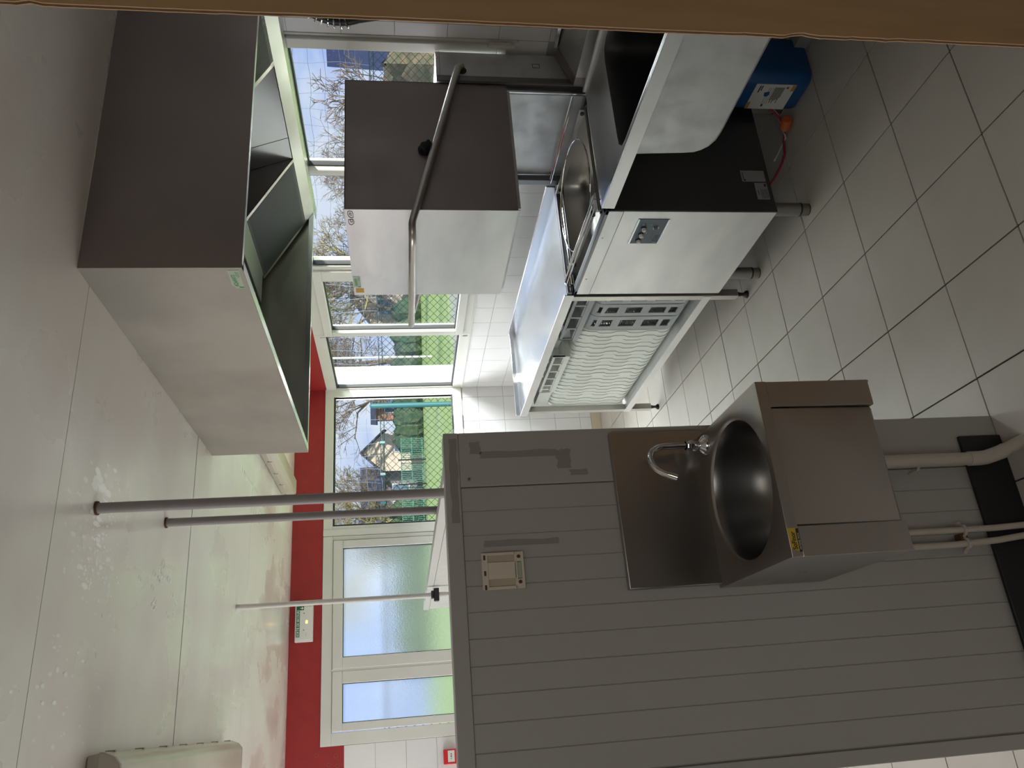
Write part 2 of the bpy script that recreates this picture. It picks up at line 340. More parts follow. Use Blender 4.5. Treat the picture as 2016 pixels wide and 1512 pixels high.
# flaked paint marks on the ceiling
flk = B(); rnd = random.Random(3)
def blob(x, y, r, st=1.0, ring=False):
    n = 8; a0 = rnd.random()*3
    if ring:
        flk.tube([(x+r*math.cos(a0+k*math.pi/5), y+r*st*math.sin(a0+k*math.pi/5), ZC-.0001) for k in range(10)], .0011, 4, closed=True); return
    zz = ZC-rnd.uniform(.0002, .0007)
    flk.add([(x+r*rnd.uniform(.75, 1.15)*math.cos(k*2*math.pi/n), y+st*r*rnd.uniform(.75, 1.15)*math.sin(k*2*math.pi/n), zz) for k in range(n)], [tuple(range(n))[::-1]])
for _ in range(150): blob(rnd.gauss(.47, .07), rnd.gauss(2.16, .10), rnd.uniform(.0015, .0048), 1.7)
for _ in range(26): blob(rnd.gauss(.52, .06), rnd.gauss(2.12, .09), rnd.uniform(.003, .008), 2.6)
for _ in range(10): blob(rnd.gauss(.64, .03), rnd.gauss(2.12, .05), rnd.uniform(.006, .013), 2.0)
for _ in range(14): blob(rnd.gauss(.47, .05), rnd.gauss(2.72, .09), rnd.uniform(.008, .012), 1.3, True)
for _ in range(40): blob(rnd.gauss(.15, .07), rnd.gauss(2.08, .12), rnd.uniform(.002, .006), 2.2)
for _ in range(10): blob(rnd.gauss(.66, .05), rnd.gauss(2.2, .12), rnd.uniform(.004, .009), 2.2)
part('flaked_paint', flk, 'paint_mark', ceil, kind='stuff')

# ================================================================== WINDOWS (right wall)
def frame_R(b, y0, y1, z0, z1, gy0, gy1, gz0, gz1, xa, xb):
    b.box(xa, xb, y0, y1, z0, gz0).box(xa, xb, y0, y1, gz1, z1).box(xa, xb, y0, gy0, gz0, gz1).box(xa, xb, gy1, y1, gz0, gz1); return b
def window_R(n, y0, y1, z0, z1, g, sash, fz=(1.11, 2.17)):
    gy0, gy1, gz0, gz1 = g
    w = struct('window_%d' % n, frame_R(B(), y0, y1, fz[0], fz[1], gy0-.012 if not sash else y0+.02, gy1+.012 if not sash else y1-.02, z0+.02 if sash else gz0-.012, z1-.02 if sash else gz1+.012, XR-.006, XR+.065), 'white_pvc', bevel=.003)
    if sash:
        part('sash', frame_R(B(), y0+.012, y1-.012, z0, z1, gy0-.008, gy1+.008, gz0-.008, gz1+.008, XR-.022, XR+.04), 'white_pvc', w, bevel=.005)
    part('gasket', frame_R(B(), gy0-.014, gy1+.014, gz0-.014, gz1+.014, gy0, gy1, gz0, gz1, XR+.004, XR+.03), 'gasket', w)
    part('pane', B().quad((XR+.02, gy0-.004, gz0-.004), (XR+.02, gy0-.004, gz1+.004), (XR+.02, gy1+.004, gz1+.004), (XR+.02, gy1+.004, gz0-.004)), 'glass', w)
    return w
w1 = window_R(1, 2.29, 3.122, 1.150, 2.062, (2.362, 3.078, 1.197, 2.0), True)
w2 = window_R(2, 3.122, 3.992, 1.11, 2.17, (3.160, 3.955, 1.195, 2.075), False)
w3 = window_R(3, 3.992, 4.838, 1.160, 2.098, (4.122, 4.772, 1.224, 2.034), True)
w4 = window_R(4, 4.838, YB-.001, 1.11, 2.17, (4.880, 5.762, 1.195, 2.080), False)
part('hinge', B().box(XR-.034, XR-.02, 2.286, 2.31, 1.135, 1.225).cyl((XR-.036, 2.292, 1.128), (XR-.036, 2.292, 1.232), .008, 10), 'white_pvc', w1, bevel=.002)
part('hinge', B().cyl((XR-.028, 4.836, 1.13), (XR-.028, 4.836, 1.165), .006, 8).cyl((XR-.028, 4.836, 2.09), (XR-.028, 4.836, 2.125), .006, 8), 'white_pvc', w3)
# back wall: fixed light and glazed double door
def frame_B(b, x0, x1, z0, z1, gx0, gx1, gz0, gz1, ya, yb):
    b.box(x0, x1, ya, yb, z0, gz0).box(x0, x1, ya, yb, gz1, z1).box(x0, gx0, ya, yb, gz0, gz1).box(gx1, x1, ya, yb, gz0, gz1); return b
w5 = struct('window_5', frame_B(B(), 1.304, XR-.002, 1.115, 2.178, 1.376, 2.398, 1.185, 2.112, YB-.012, YB+.06), 'white_pvc', bevel=.003)
part('gasket', frame_B(B(), 1.375, 2.412, 1.183, 2.112, 1.388, 2.398, 1.197, 2.099, YB-.002, YB+.03), 'gasket', w5)
part('pane', B().quad((1.384, YB+.02, 1.193), (2.402, YB+.02, 1.193), (2.402, YB+.02, 2.103), (1.384, YB+.02, 2.103)), 'glass', w5)
part('mullion_cover', B().box(1.304, 1.352, YB-.016, YB-.012, 1.115, 2.178), 'white_pvc', w5, bevel=.001)
d1 = struct('door_1', frame_B(B(), -.09, 1.302, 0.0, 2.178, -.01, 1.272, .02, 2.108, YB-.012, YB+.06), 'white_pvc', bevel=.003)
for (a, b_, ga, gb) in ((.386, 1.268, .462, 1.213), (-.006, .372, .045, .292)):
    lf = part('door_leaf', frame_B(B(), a, b_, .025, 2.103, ga, gb, .95, 2.036, YB-.022, YB+.04).box(ga, gb, YB-.006, YB+.03, .10, .95), 'white_pvc', d1, bevel=.004)
    part('gasket', frame_B(B(), ga-.006, gb+.006, .944, 2.042, ga+.004, gb-.004, .954, 2.032, YB-.010, YB+.02), 'gasket', lf)
    part('pane', B().quad((ga+.002, YB+.012, .952), (gb-.002, YB+.012, .952), (gb-.002, YB+.012, 2.034), (ga+.002, YB+.012, 2.034)), 'frosted', lf, label='frosted glass pane')
part('mullion_cover', B().box(.372, .386, YB-.018, YB-.012, .02, 2.108), 'white_pvc', d1)
struct('trim_1', B().box(XR-.012, XR-.0045, 2.29, YB, 1.106, 1.114), 'white_pvc')
# reveal strip of steel between the hood and the glazing
# ================================================================== OUTSIDE
lawn = solo('lawn', B().quad((-60, YB+1.0, -.10), (90, YB+1.0, -.10), (90, 66, -.10), (-60, 66, -.10)).quad((3.8, -30, -.10), (90, -30, -.10), (90, YB+1.0, -.10), (3.8, YB+1.0, -.10)), 'grass', 'bright green mown lawn stretching beyond the wire fence', 'lawn', kind='stuff')
solo('gravel_strip', B().box(XR+.1, 3.8, -20, YB+1.0, -.2, -.09).box(-20, XR+.1, YB+.1, YB+1.0, -.2, -.09), 'path', 'pale gravel strip between the building and the lawn', 'path', kind='stuff')
solo('gravel_yard', B().quad((9.5, -10, -.085), (24, -10, -.085), (16, 23, -.085), (9.5, 21.5, -.085)), 'path', 'pale gravel yard on the lawn seen low through the right hand windows', 'yard', kind='stuff')
solo('outer_wall_pier', B().box(XR+.105, 2.69, YB+.06, YB+.3, -.1, 2.75), 'stub', 'sunlit white outer wall pier beyond the corner window', 'wall')
solo('roof_overhang', B().box(XR+.1, 3.02, -2, YB+.5, 2.50, 2.60).box(2.98, 3.02, -2, YB+.5, 2.40, 2.62), 'eave', 'varnished wooden roof overhang above the right hand windows', 'eave')
solo('roof_overhang', B().box(-4, XR+.1, YB+.1, YB+.5, 2.50, 2.60), 'eave', 'varnished wooden roof overhang above the garden door', 'eave')
# chain link fence: posts, woven wire, tension wires
FA, FB, FC = (-6.0, 7.55), (3.06, 7.55), (8.2, 3.0)
fen = thing('wire_fence', 'green chain link fence with round posts in front of the lawn', 'fence', (3.06, 7.55, -.1))
def fence_run(p, q, w=.074, top=1.80, bot=-.05):
    p, q = Vector((*p, 0)), Vector((*q, 0)); L = (q-p).length; d = (q-p)/L; nrm = Vector((-d.y, d.x, 0)); b = B(); n = int(L/(w/2)); h = w/2; rr = .0030
    nz_ = int((top-bot)/h)
    for i in range(n):
        vs = []; fs = []
        for k in range(nz_+1):
            s = (i+((k+i) % 2))*w/2; c = p+d*s; z = bot+k*h
            for (ds, dn) in ((-1, -.6), (1, -.6), (0, 1)):
                vs.append((c.x+d.x*ds*rr+nrm.x*dn*rr, c.y+d.y*ds*rr+nrm.y*dn*rr, z))
        for k in range(nz_):
            for t in range(3): fs.append((k*3+t, k*3+(t+1) % 3, (k+1)*3+(t+1) % 3, (k+1)*3+t))
        b.add(vs, fs)
    part('woven_wire', b, 'fence_green', fen, kind='stuff')
    for z in (1.80, 1.765): part('tension_wire', B().tube([p+Vector((0, 0, z)), q+Vector((0, 0, z))], .004, 6), 'fence_green', fen)
fence_run((-.2, 7.55), FB); fence_run(FB, FC)
for (x, y) in ((3.0, 7.50), (.5, 7.55), (5.65, 5.26), (8.2, 3.0)):
    part('post', B().cyl((x, y, -.1), (x, y, 1.885), .026, 14).lathe([(.026, 0), (.028, .01), (.001, .022)], (x, y, 1.885), 14), 'post_green', fen)
for x in (2.62, 2.29, 2.0): part('wire_clip', B().box(x-.012, x+.012, 7.535, 7.565, 1.758, 1.808), 'post_green', fen)
# ball-stop net
net = B(); rnd = random.Random(5)
def net_run(p, q, z0=1.8, z1=4.3, s=.135):
    p, q = Vector((*p, 0)), Vector((*q, 0)); L = (q-p).length; d = (q-p)/L
    for i in range(int(L/s)):
        pts = [p+d*(i*s+.012*math.sin(k*1.3+i))+Vector((0, 0, z0+k*s)) for k in range(int((z1-z0)/s)+1)]; net.tube(pts, .0019, 3, cap=False)
    for k in range(int((z1-z0)/s)+1):
        pts = [p+d*(i*s)+Vector((0, 0, z0+k*s+.012*math.sin(i*1.7+k))) for i in range(int(L/s))]; net.tube(pts, .0019, 3, cap=False)
net_run((-.2, 7.62), (3.1, 7.62)); net_run((3.1, 7.62), (8.3, 3.05))
tag(part('ball_net', net, 'net', None), 'thin square mesh ball net rising above the wire fence', 'net', kind='stuff')
solo('net_post', B().cyl((8.3, 3.05, -.1), (8.3, 3.05, 4.4), .04, 10), 'pole_light', 'tall grey post carrying the ball net at its right end', 'post')
solo('goal_post', B().cyl((17.1, 36.2, -.1), (17.1, 36.2, 6.5), .06, 8), 'white', 'thin white upright pole standing far out on the lawn', 'post')
solo('goal_post', B().cyl((20.4, 33.3, -.1), (20.4, 33.3, 5.9), .05, 8), 'white', 'thin white upright pole seen through the opening window', 'post')
# far boundary: green panels, hedges, houses, trees
gp = thing('panel_fence', 'green mesh panel fence along the far side of the lawn', 'fence', (15.5, 50.5, -.1))
for k in range(4):
    xa, ya = 11.6+k*1.55, 51.8-k*.45
    b = B()
    for j in range(12): b.box(xa+j*.13, xa+j*.13+.045, ya-.02, ya+.02, .0, 1.55)
    for j in range(3): b.box(xa, xa+1.55, ya-.025, ya+.025, .1+j*.7, .16+j*.7)
    part('fence_panel', b, 'panel_green', gp)
    part('panel_post', B().box(xa-.04, xa+.04, ya-.04, ya+.04, -.1, 1.75), 'fence_green', gp)
def hedge(name, x0, y0, x1, y1, h, m, label, seed, cat='hedge', t=1.2):
    r = random.Random(seed); L = math.hypot(x1-x0, y1-y0); n = max(3, int(L/.9)); b = B()
    for i in range(n*3):
        u = r.random(); c = Vector((x0+(x1-x0)*u+r.uniform(-.2, .2), y0+(y1-y0)*u+r.uniform(-.3, .3), 0)); R_ = r.uniform(.55, .9)*t
        hh = h*r.uniform(.75, 1.08); ns, nr = 8, 6; vs = []; fs = []
        for a in range(nr+1):
            ph = math.pi*a/nr
            for k in range(ns):
                th = 2*math.pi*k/ns; q = r.uniform(.85, 1.15)
                vs.append((c.x+R_*q*math.sin(ph)*math.cos(th), c.y+R_*q*math.sin(ph)*math.sin(th), hh*.5-.1+hh*.52*q*math.cos(ph)))
        for a in range(nr):
            for k in range(ns): fs.append((a*ns+k, a*ns+(k+1) % ns, (a+1)*ns+(k+1) % ns, (a+1)*ns+k))
        b.add(vs, fs)
    return solo(name, b, m, label, cat)
hedge('hedge', 4, 57, 14.5, 55.5, 2.3, 'hedge', 'dark green hedge left of the green panel fence', 1)
hedge('hedge', 18.5, 54.2, 27, 49.5, 2.0, 'hedge', 'dark green hedge right of the green panel fence', 2)
hedge('hedge', 19.0, 18.8, 24.0, 24.5, 1.75, 'hedge_brown', 'brown green hedge seen through the nearest window', 3)
hedge('hedge', 29.5, 48.0, 34, 45.3, 2.4, 'hedge', 'green hedge below the brick house in the opening window', 4)
def house(label, loc, ang, w, d, h, rh, wall, roof, wins, gable=True, chim=False):
    t = thing('house', label, 'house', (loc[0], loc[1], -.1)); ca, sa = math.cos(ang), math.sin(ang)
    R_ = Matrix.Translation((loc[0], loc[1], -.1)) @ Matrix.Rotation(ang, 4, 'Z')
    b = B().box(-w/2, w/2, 0, d, 0, h, R_)
    b.add([(-w/2, 0, h), (w/2, 0, h), (0, 0, h+rh), (-w/2, d, h), (w/2, d, h), (0, d, h+rh)], [(0, 1, 2), (5, 4, 3)], mx=R_) if gable else None
    part('wall', b, wall, t)
    b = B()
    if gable:
        for s in (-1, 1):
            b.add([(s*(w/2+.3), -.3, h-.25), (0, -.3, h+rh+.03), (0, d+.3, h+rh+.03), (s*(w/2+.3), d+.3, h-.25),
                   (s*(w/2+.3), -.3, h-.05), (0, -.3, h+rh+.22), (0, d+.3, h+rh+.22), (s*(w/2+.3), d+.3, h-.05)], [(0,1,2,3),(4,5,6,7),(0,1,5,4),(2,3,7,6),(0,3,7,4)], mx=R_)
    else:
        b.add([(-w/2-.3, -.3, h-.1), (w/2+.3, -.3, h-.1), (w/2+.3, d/2, h+rh), (-w/2-.3, d/2, h+rh), (w/2+.3, d+.3, h-.1), (-w/2-.3, d+.3, h-.1)], [(0, 1, 2, 3), (3, 2, 4, 5), (0, 3, 5), (1, 4, 2)], mx=R_)
    part('roof', b, roof, t)
    for (x, z, ww, hh) in wins:
        f = part('window', B().box(x-ww/2-.07, x+ww/2+.07, -.05, .02, z-.07, z+hh+.07, R_), 'door_blue', t)
        part('pane', B().box(x-ww/2, x+ww/2, -.07, -.045, z, z+hh, R_), 'win_far', f)
    if chim: part('chimney', B().box(w*.2, w*.2+.6, d/2-.3, d/2+.3, h, h+rh+.9, R_), 'brick_house', t)
    return t
house('cream gabled house end with a dark slate roof behind the lawn', (19.45, 58.3), -.33, 2.9, 4, 3.0, 1.6, 'render_wall', 'slate', [(.4, 1.2, .7, .9)])
house('grey brick house with rows of windows left of the cream gable', (14.9, 60.9), -.30, 7.4, 3, 3.0, 1.9, 'house_dark', 'slate', [(-2.4, 1.1, .9, 1.2), (-.9, 1.1, .9, 1.2), (.8, 1.1, .9, 1.2), (2.2, 1.1, .8, 1.2)], gable=False)
house('salmon brick house with a dark window right of the cream gable', (23.4, 56.9), -.33, 3.4, 3, 3.55, .4, 'brick_house', 'slate', [(-.6, 1.9, 1.0, .9)], gable=False, chim=True)
house('pale brick house with a white window seen through the opening window', (30.0, 52.5), -.55, 5.0, 6, 3.4, 1.7, 'render_wall', 'slate', [(-.9, 2.1, 1.1, 1.0), (1.1, 2.1, 1.0, 1.0)])
house('low brick outbuilding right of the pale brick house', (34.2, 48.5), -.6, 4.4, 5, 2.6, 1.5, 'brick_house', 'slate', [(0, 1.0, 1.2, 1.0)], gable=False)
house('dark blue slate roofed house in the nearest window', (26.6, 22.6), -.83, 5.2, 4, 1.9, 2.5, 'brick_house', 'roof_blue', [(.6, .8, .9, .9)], gable=False)
def tree(label, x, y, h, seed, m='bark', spread=.5, depth=5, trunk=.16, cat='tree', first=.28, kids=3, group=None):
    r = random.Random(seed); b = B()
    def br(p, d, L, rad, lev):
        n = 3; pts = [p]; q = p.copy(); dd = d.copy()
        for i in range(n):
            dd = (dd+Vector((r.uniform(-.16, .16), r.uniform(-.16, .16), r.uniform(-.05, .12)))).normalized(); q = q+dd*L/n; pts.append(q.copy())
        b.tube(pts, [rad*(1-.4*i/n) for i in range(n+1)], 4 if lev < 2 else 3, cap=False)
        if lev >= depth: return
        for k in range(kids+(1 if lev < 2 else 0)):
            u = r.uniform(.35, 1.0); i = min(n-1, int(u*n)); s = pts[i].lerp(pts[i+1], u*n-i)
            a = r.uniform(0, 6.28); perp = dd.orthogonal().normalized(); perp.rotate(Matrix.Rotation(a, 3, dd))
            nd = (dd+perp*r.uniform(spread, spread*1.9)).normalized()
            br(s, nd, L*r.uniform(.58, .78), max(rad*.55, .013), lev+1)
    br(Vector((x, y, -.1)), Vector((0, 0, 1)), h*first*1.3, trunk, 0)
    return solo('bare_tree', b, m, label, cat, group, loc=(x, y, -.1))
tree('tall bare tree behind the cream gabled house', 22.5, 52.5, 11.5, 11, spread=.6, depth=5, trunk=.2)
tree('tall bare tree with long drooping branches right of the turquoise post', 24.4, 52.2, 18.2, 12, spread=.75, depth=6, trunk=0.27)
tree('bare tree with fine twigs above the cream gable', 20.9, 53.7, 14.6, 22, spread=.7, depth=6, trunk=0.21)
tree('leafing bare tree left of the grey brick house', 13.9, 55.9, 10.7, 13, 'bark_yellow', spread=.55, depth=6, trunk=0.17)
tree('dense budding tree above the left end of the far hedge', 10.4, 56.7, 11.5, 14, 'bark_yellow', spread=.6, depth=6, trunk=0.20)
tree('slender bare tree in front of the far hedge', 14.2, 55.8, 9.4, 15, spread=.5, depth=6, trunk=0.15)
tree('budding tree seen through the fixed corner window', 29.8, 49.3, 13.0, 16, 'bark_yellow', spread=.6, depth=6, trunk=0.21)
tree('bare tree leaning left in the corner window', 27.9, 50.4, 12.3, 17, spread=.65, depth=6, trunk=0.19)
tree('bare tree beside the pale brick house', 30.4, 48.9, 10.7, 18, spread=.6, depth=6, trunk=0.17)
tree('wide bare tree right of the pale brick house', 34.6, 46.1, 10.9, 19, spread=.65, depth=6, trunk=0.17)
tree('bare tree above the dark blue roof', 17.6, 19.4, 5.6, 20, spread=.55, trunk=.08)
tree('thin bare tree behind the hood type dishwasher', 37.5, 43.7, 10.4, 21, spread=.5)

# ================================================================== GREY PARTITION WITH RETURN WING
PY = 1.84
pt = thing('partition_wall', 'low grey boarded partition carrying the steel hand basin', 'partition', (.25, 1.87, 0))
part('core', B().box(-.155, .648, PY+.006, PY+.058, 0, 1.495), 'grey_panel', pt)
part('top_rail', B().box(-.164, .656, PY-.004, PY+.064, 1.468, 1.505), 'grey_panel', pt, bevel=.002)
part('corner_profile', B().box(.5175, .656, PY-.003, PY+.06, 0, 1.468), 'grey_panel', pt, bevel=.002)
part('end_profile', B().box(-.164, -.131, PY-.003, PY+.06, 0, 1.468), 'grey_panel', pt, bevel=.002)
bw = .0585
bm_ = mesh('board', B().prism([(0, .004), (.0001, .0018), (.0016, 0), (bw-.0016, 0), (bw-.0001, .0018), (bw, .004)], 'z', .002, 1.467), 'grey_panel')
for k in range(11):
    o = bpy.data.objects.new('board', bm_); C.objects.link(o); o.parent = pt; o.location = (.5158-bw*(k+1)-.25, PY-1.87, 0)
part('skirting', B().box(-.164, .597, PY-.014, PY-.003, 0, .123), 'black_plinth', pt, bevel=.002, label='black skirting strip at the foot of the partition')
part('screw', B().cyl((.5358, PY-.0035, 1.4464), (.5358, PY-.006, 1.4464), .0042, 14), 'steel', pt)
part('screw_recess', B().cyl((.5358, PY-.0061, 1.4464), (.5358, PY-.0066, 1.4464), .0018, 8), 'black', pt)
# old tape marks, flat on the boards
def film(name, x0, x1, z0, z1, y, m, parent, seed=0, label=None):
    r = random.Random(seed); n = 9; e = .0025
    P = [(x0+(x1-x0)*i/n, z0+r.uniform(-e, e)) for i in range(n+1)]+[(x1+r.uniform(-e, e), z0+(z1-z0)*i/5) for i in range(1, 5)]+[(x1-(x1-x0)*i/n, z1+r.uniform(-e, e)) for i in range(n+1)]
    return part(name, B().prism(P[::-1], 'y', y-.0003, y), m, parent, label=label)
for i, (a, b_, c, d) in enumerate(((.588, .605, 1.225, 1.415), (.555, .604, 1.19, 1.225), (.536, .551, 1.15, 1.195), (.43, .64, 1.474, 1.492), (.600, .632, 1.415, 1.44))):
    film('tape_mark', a, b_, c, d, PY-.0041 if i == 3 else PY-.0031, 'tape', pt, i)
film('tape_mark', .37, .385, 1.24, 1.42, PY-.0001, 'tape', pt, 9)
wing = thing('return_partition', 'narrow light grey partition wing running back from the grey partition', 'partition', (.64, 3.4, 0))
part('core', B().box(.626, .654, PY+.066, 4.85, 0, 1.48), 'grey_light', wing)
part('top_rail', B().box(.620, .660, PY+.065, 4.855, 1.462, 1.493), 'grey_light', wing, bevel=.002)
rb_me = mesh('board', B().prism([(.004, 0), (.0012, .0001), (0, .0015), (0, bw-.0015), (.0012, bw-.0001), (.004, bw)], 'z', .002, 1.461), 'grey_light')
for k in range(49):
    o = bpy.data.objects.new('board', rb_me); C.objects.link(o); o.parent = wing; o.location = (.6205-.64, 4.80-bw*(k+1)-3.4, 0)
# poles
def pole(label, x, y, z0, r, m, flange=True, clamp=False):
    t = thing('ceiling_pole', label, 'pole', (x, y, z0), 'round poles rising to the ceiling behind the partition')
    part('tube', B().cyl((x, y, z0), (x, y, ZC-.001), r, 20), m, t)
    if flange: part('flange', B().cyl((x, y, ZC-.006), (x, y, ZC-.0005), r+.004, 20), 'card_edge', t)
    if clamp:
        part('clamp', B().box(x-.030, x+.032, y-.016, y+.016, 1.437, 1.463).box(x-.016, x+.020, y-.018, y+.018, 1.463, 1.476), 'black', t, bevel=.003, label='black clamp at the foot of the pole')
        part('lower_tube', B().cyl((x, y, z0-1.4), (x, y, z0), r*.85, 16), m, t)
    return t
pole('thicker grey ceiling pole nearest the hood, front one of the pair', .583, 2.123, 0, .0142, 'pole')
pole('grey ceiling pole standing just behind the return partition', .6905, 2.735, 0, .0142, 'pole')
pole('thin light grey ceiling pole with a black clamp at its foot', .577, 3.971, 1.40, .0125, 'pole_light', False, True)

# ================================================================== HAND BASIN
hb = thing('hand_basin', 'stainless steel knee-operated hand basin on the grey partition', 'basin', (.425, 1.62, .59))
x0, x1, yf, yw, zt = .2405, .6115, 1.45, PY-.003, .8625
part('splash_back', B().box(.2485, .637, yw-.022, yw-.002, .846, 1.089), 'basin', hb, bevel=.002)
# deck with a round bowl, one smooth sheet
def deck():
    cx, cy, R_ = .426, 1.628, .152; b = B(); n = 64; ring = []
    sx0, sx1, sy0, sy1 = x0, x1, yf, yw-.002
    for k in range(n):
        a = 2*math.pi*k/n; dx, dy = math.cos(a), math.sin(a)
        t = min((sx1-cx)/dx if dx > 1e-9 else 9, (sx0-cx)/dx if dx < -1e-9 else 9, (sy1-cy)/dy if dy > 1e-9 else 9, (sy0-cy)/dy if dy < -1e-9 else 9)
        ring.append((cx+dx*t, cy+dy*t))
    for c in ((sx0, sy0), (sx1, sy0), (sx1, sy1), (sx0, sy1)):
        k = min(range(n), key=lambda i: (ring[i][0]-c[0])**2+(ring[i][1]-c[1])**2); ring[k] = c
    prof = [(1.07, 0.0), (1.045, -.0015), (1.02, -.006), (1.0, -.014), (.99, -.030), (.975, -.060), (.94, -.095), (.86, -.128), (.72, -.152), (.5, -.168), (.3, -.174), (.16, -.1765), (.15, -.18)]
    vs = [(p[0], p[1], zt) for p in ring]
    for f_, z in prof:
        for k in range(n): a = 2*math.pi*k/n; vs.append((cx+R_*f_*math.cos(a), cy+R_*f_*math.sin(a), zt+z))
    fs = []
    for i in range(len(prof)):
        for k in range(n): fs.append((i*n+k, i*n+(k+1) % n, (i+1)*n+(k+1) % n, (i+1)*n+k))
    fs.append(tuple(len(prof)*n+k for k in range(n)))
    cut = 3; fd = fs[:cut*n]; fb = fs[cut*n:]
    d_ = B().add(vs, fd, True); w_ = B().add(vs, fb, True); return d_, w_
dk, bl = deck()
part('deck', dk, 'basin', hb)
part('bowl', bl, 'basin_bowl_shaded', hb, label='round sunken bowl')
part('drain', B().lathe([(.024, .0), (.020, .003), (.006, .001), (.0005, .0)], (.426, 1.628, zt-.1802), 24), 'chrome', hb)
part('front_lip', B().box(x0, x1, yf, yf+.003, .838, zt-.0005), 'basin', hb, bevel=.001)
part('left_panel', B().box(x0+.001, x0+.004, yf+.003, yw-.003, .60, zt-.003), 'basin', hb)
part('right_panel', B().box(x1-.004, x1-.001, yf+.003, yw-.003, .60, zt-.003), 'basin', hb)
part('front_post', B().box(x0, .3005, yf+.001, yf+.014, .603, .838), 'basin', hb, bevel=.001)
part('front_post', B().box(.5535, x1-.0005, yf+.001, yf+.04, .603, .838), 'basin', hb, bevel=.001)
part('knee_panel', B().prism([(yf+.004, .838), (yf+.010, .838), (yf+.032, .600), (yf+.022, .598), (yf+.012, .607)], 'x', .3035, .5515), 'basin', hb, bevel=.001)
tp = part('swan_neck_tap', B().lathe([(.0005, .0), (.0245, 0), (.0245, .004), (.021, .010), (.0125, .017), (.0118, .020)], (.578, 1.765, zt), 28), 'chrome', hb, label='chrome swan neck tap')
part('tap_nut', B().lathe([(.0118, .018), (.0118, .024), (.0140, .028), (.0140, .044), (.0125, .048), (.0115, .052)], (.578, 1.765, zt), 8), 'chrome', tp)
sp = [(.578, 1.765, zt+.045+.02*i) for i in range(4)]
c_ = Vector((.578, 1.765, zt+.103)); dirn = Vector((-.86, -.5, 0)).normalized(); rr_ = .052
for i in range(1, 17):
    a = math.pi*i/16*.86; sp.append(tuple(c_+dirn*rr_*(1-math.cos(a))+Vector((0, 0, rr_*math.sin(a)))))
e = Vector(sp[-1]); tg = (e-Vector(sp[-2])).normalized(); sp += [tuple(e+tg*.008)]
part('spout', B().tube(sp, .0078, 16), 'chrome', tp)
part('aerator', B().cyl(tuple(e+tg*.002), tuple(e+tg*.022), .0092, 16), 'chrome', tp)
stk = part('maker_sticker', B().prism([(.2500, .842), (.297, .8405), (.2965, .8605), (.257, .8605)], 'y', yf-.0006, yf-.0001), 'yellow', hb, label='yellow and black maker sticker')
part('sticker_band', B().box(.2495, .2955, yf-.0009, yf-.0006, .8385, .8445), 'dark_print', stk)
text('lettering', 'SoFinor', .0138, (.2545, yf-.001, .8475), (1, 0, 0), (0, 0, 1), 'dark_print', stk, sx=.80, bold=.0004)
text('small_lettering', 'MATERIEL INOX', .0046, (.2535, yf-.0011, .8397), (1, 0, 0), (0, 0, 1), 'white_print', stk, sx=1.0)
# waste pipe and supply pipes
wp = thing('waste_pipe', 'white plastic waste pipe with an elbow below the hand basin', 'pipe', (.52, 1.775, 0))
py = 1.785
part('straight_pipe', B().cyl((.523, py, .62), (.521, py, .125), .0165, 24), 'white_pipe', wp)
part('elbow', B().tube([(.521, py, .15), (.521, py, .118), (.5225, py-.001, .100), (.527, py-.004, .080), (.533, py-.010, .058), (.537, py-.013, .048)], [.0188, .0188, .0186, .0186, .0188, .0188], 24), 'white_pipe', wp)
part('sloping_pipe', B().tube([(.533, py-.010, .058), (.556, py-.028, .0), (.57, py-.04, -.03)], .0165, 24), 'white_pipe', wp)
part('pipe_clip', B().tube([(.500, PY-.004, .292), (.500, py+.012, .292), (.508, py+.004, .290)], .003, 8), 'white_pipe', wp)
part('pipe_clip', B().tube([(.546, PY-.004, .292), (.542, py+.012, .292)], .003, 8), 'white_pipe', wp)
def supply(label, pts):
    return solo('supply_pipe', B().tube(pts, .0082, 16), 'white_pipe', label, 'pipe', 'water supply pipes under the basin')
supply('white supply pipe, the one nearer the waste pipe', [(.343, PY-.028, .60), (.343, PY-.028, .25), (.343, PY-.032, .12), (.346, PY-.036, .03), (.35, PY-.045, .009), (.36, PY-.10, .009)])
supply('white supply pipe, the left one under the yellow sticker', [(.307, PY-.028, .60), (.307, PY-.028, .25), (.312, PY-.032, .12), (.320, PY-.036, .04), (.326, PY-.045, .009), (.336, PY-.10, .009)])
cl = thing('pipe_clamp', 'white double clamp holding the two thin supply pipes', 'clamp', (.325, PY-.03, .20))
part('clamp_strap', B().tube([(.288, PY-.012, .205), (.296, PY-.02, .205), (.300, PY-.036, .205), (.308, PY-.040, .205), (.317, PY-.034, .205), (.325, PY-.022, .205), (.333, PY-.034, .205), (.342, PY-.040, .205), (.351, PY-.036, .205), (.355, PY-.02, .205), (.364, PY-.012, .205)], .0045, 8), 'white_pipe', cl)
for x in (.291, .361): part('clamp_screw', B().cyl((x, PY-.012, .203), (x, PY-.018, .203), .005, 10), 'steel', cl)
part('clamp_block', B().box(.316, .334, PY-.026, PY-.004, .196, .216), 'card_edge', cl)
hx = thing('flexible_hose', 'braided steel hose end curling below the basin left corner', 'hose', (.325, 1.76, .58))
part('braid', B().tube([(.345, PY-.03, .62), (.35, PY-.045, .592), (.335, PY-.05, .578), (.318, PY-.045, .588), (.315, PY-.03, .62)], .0085, 12), 'steel', hx)
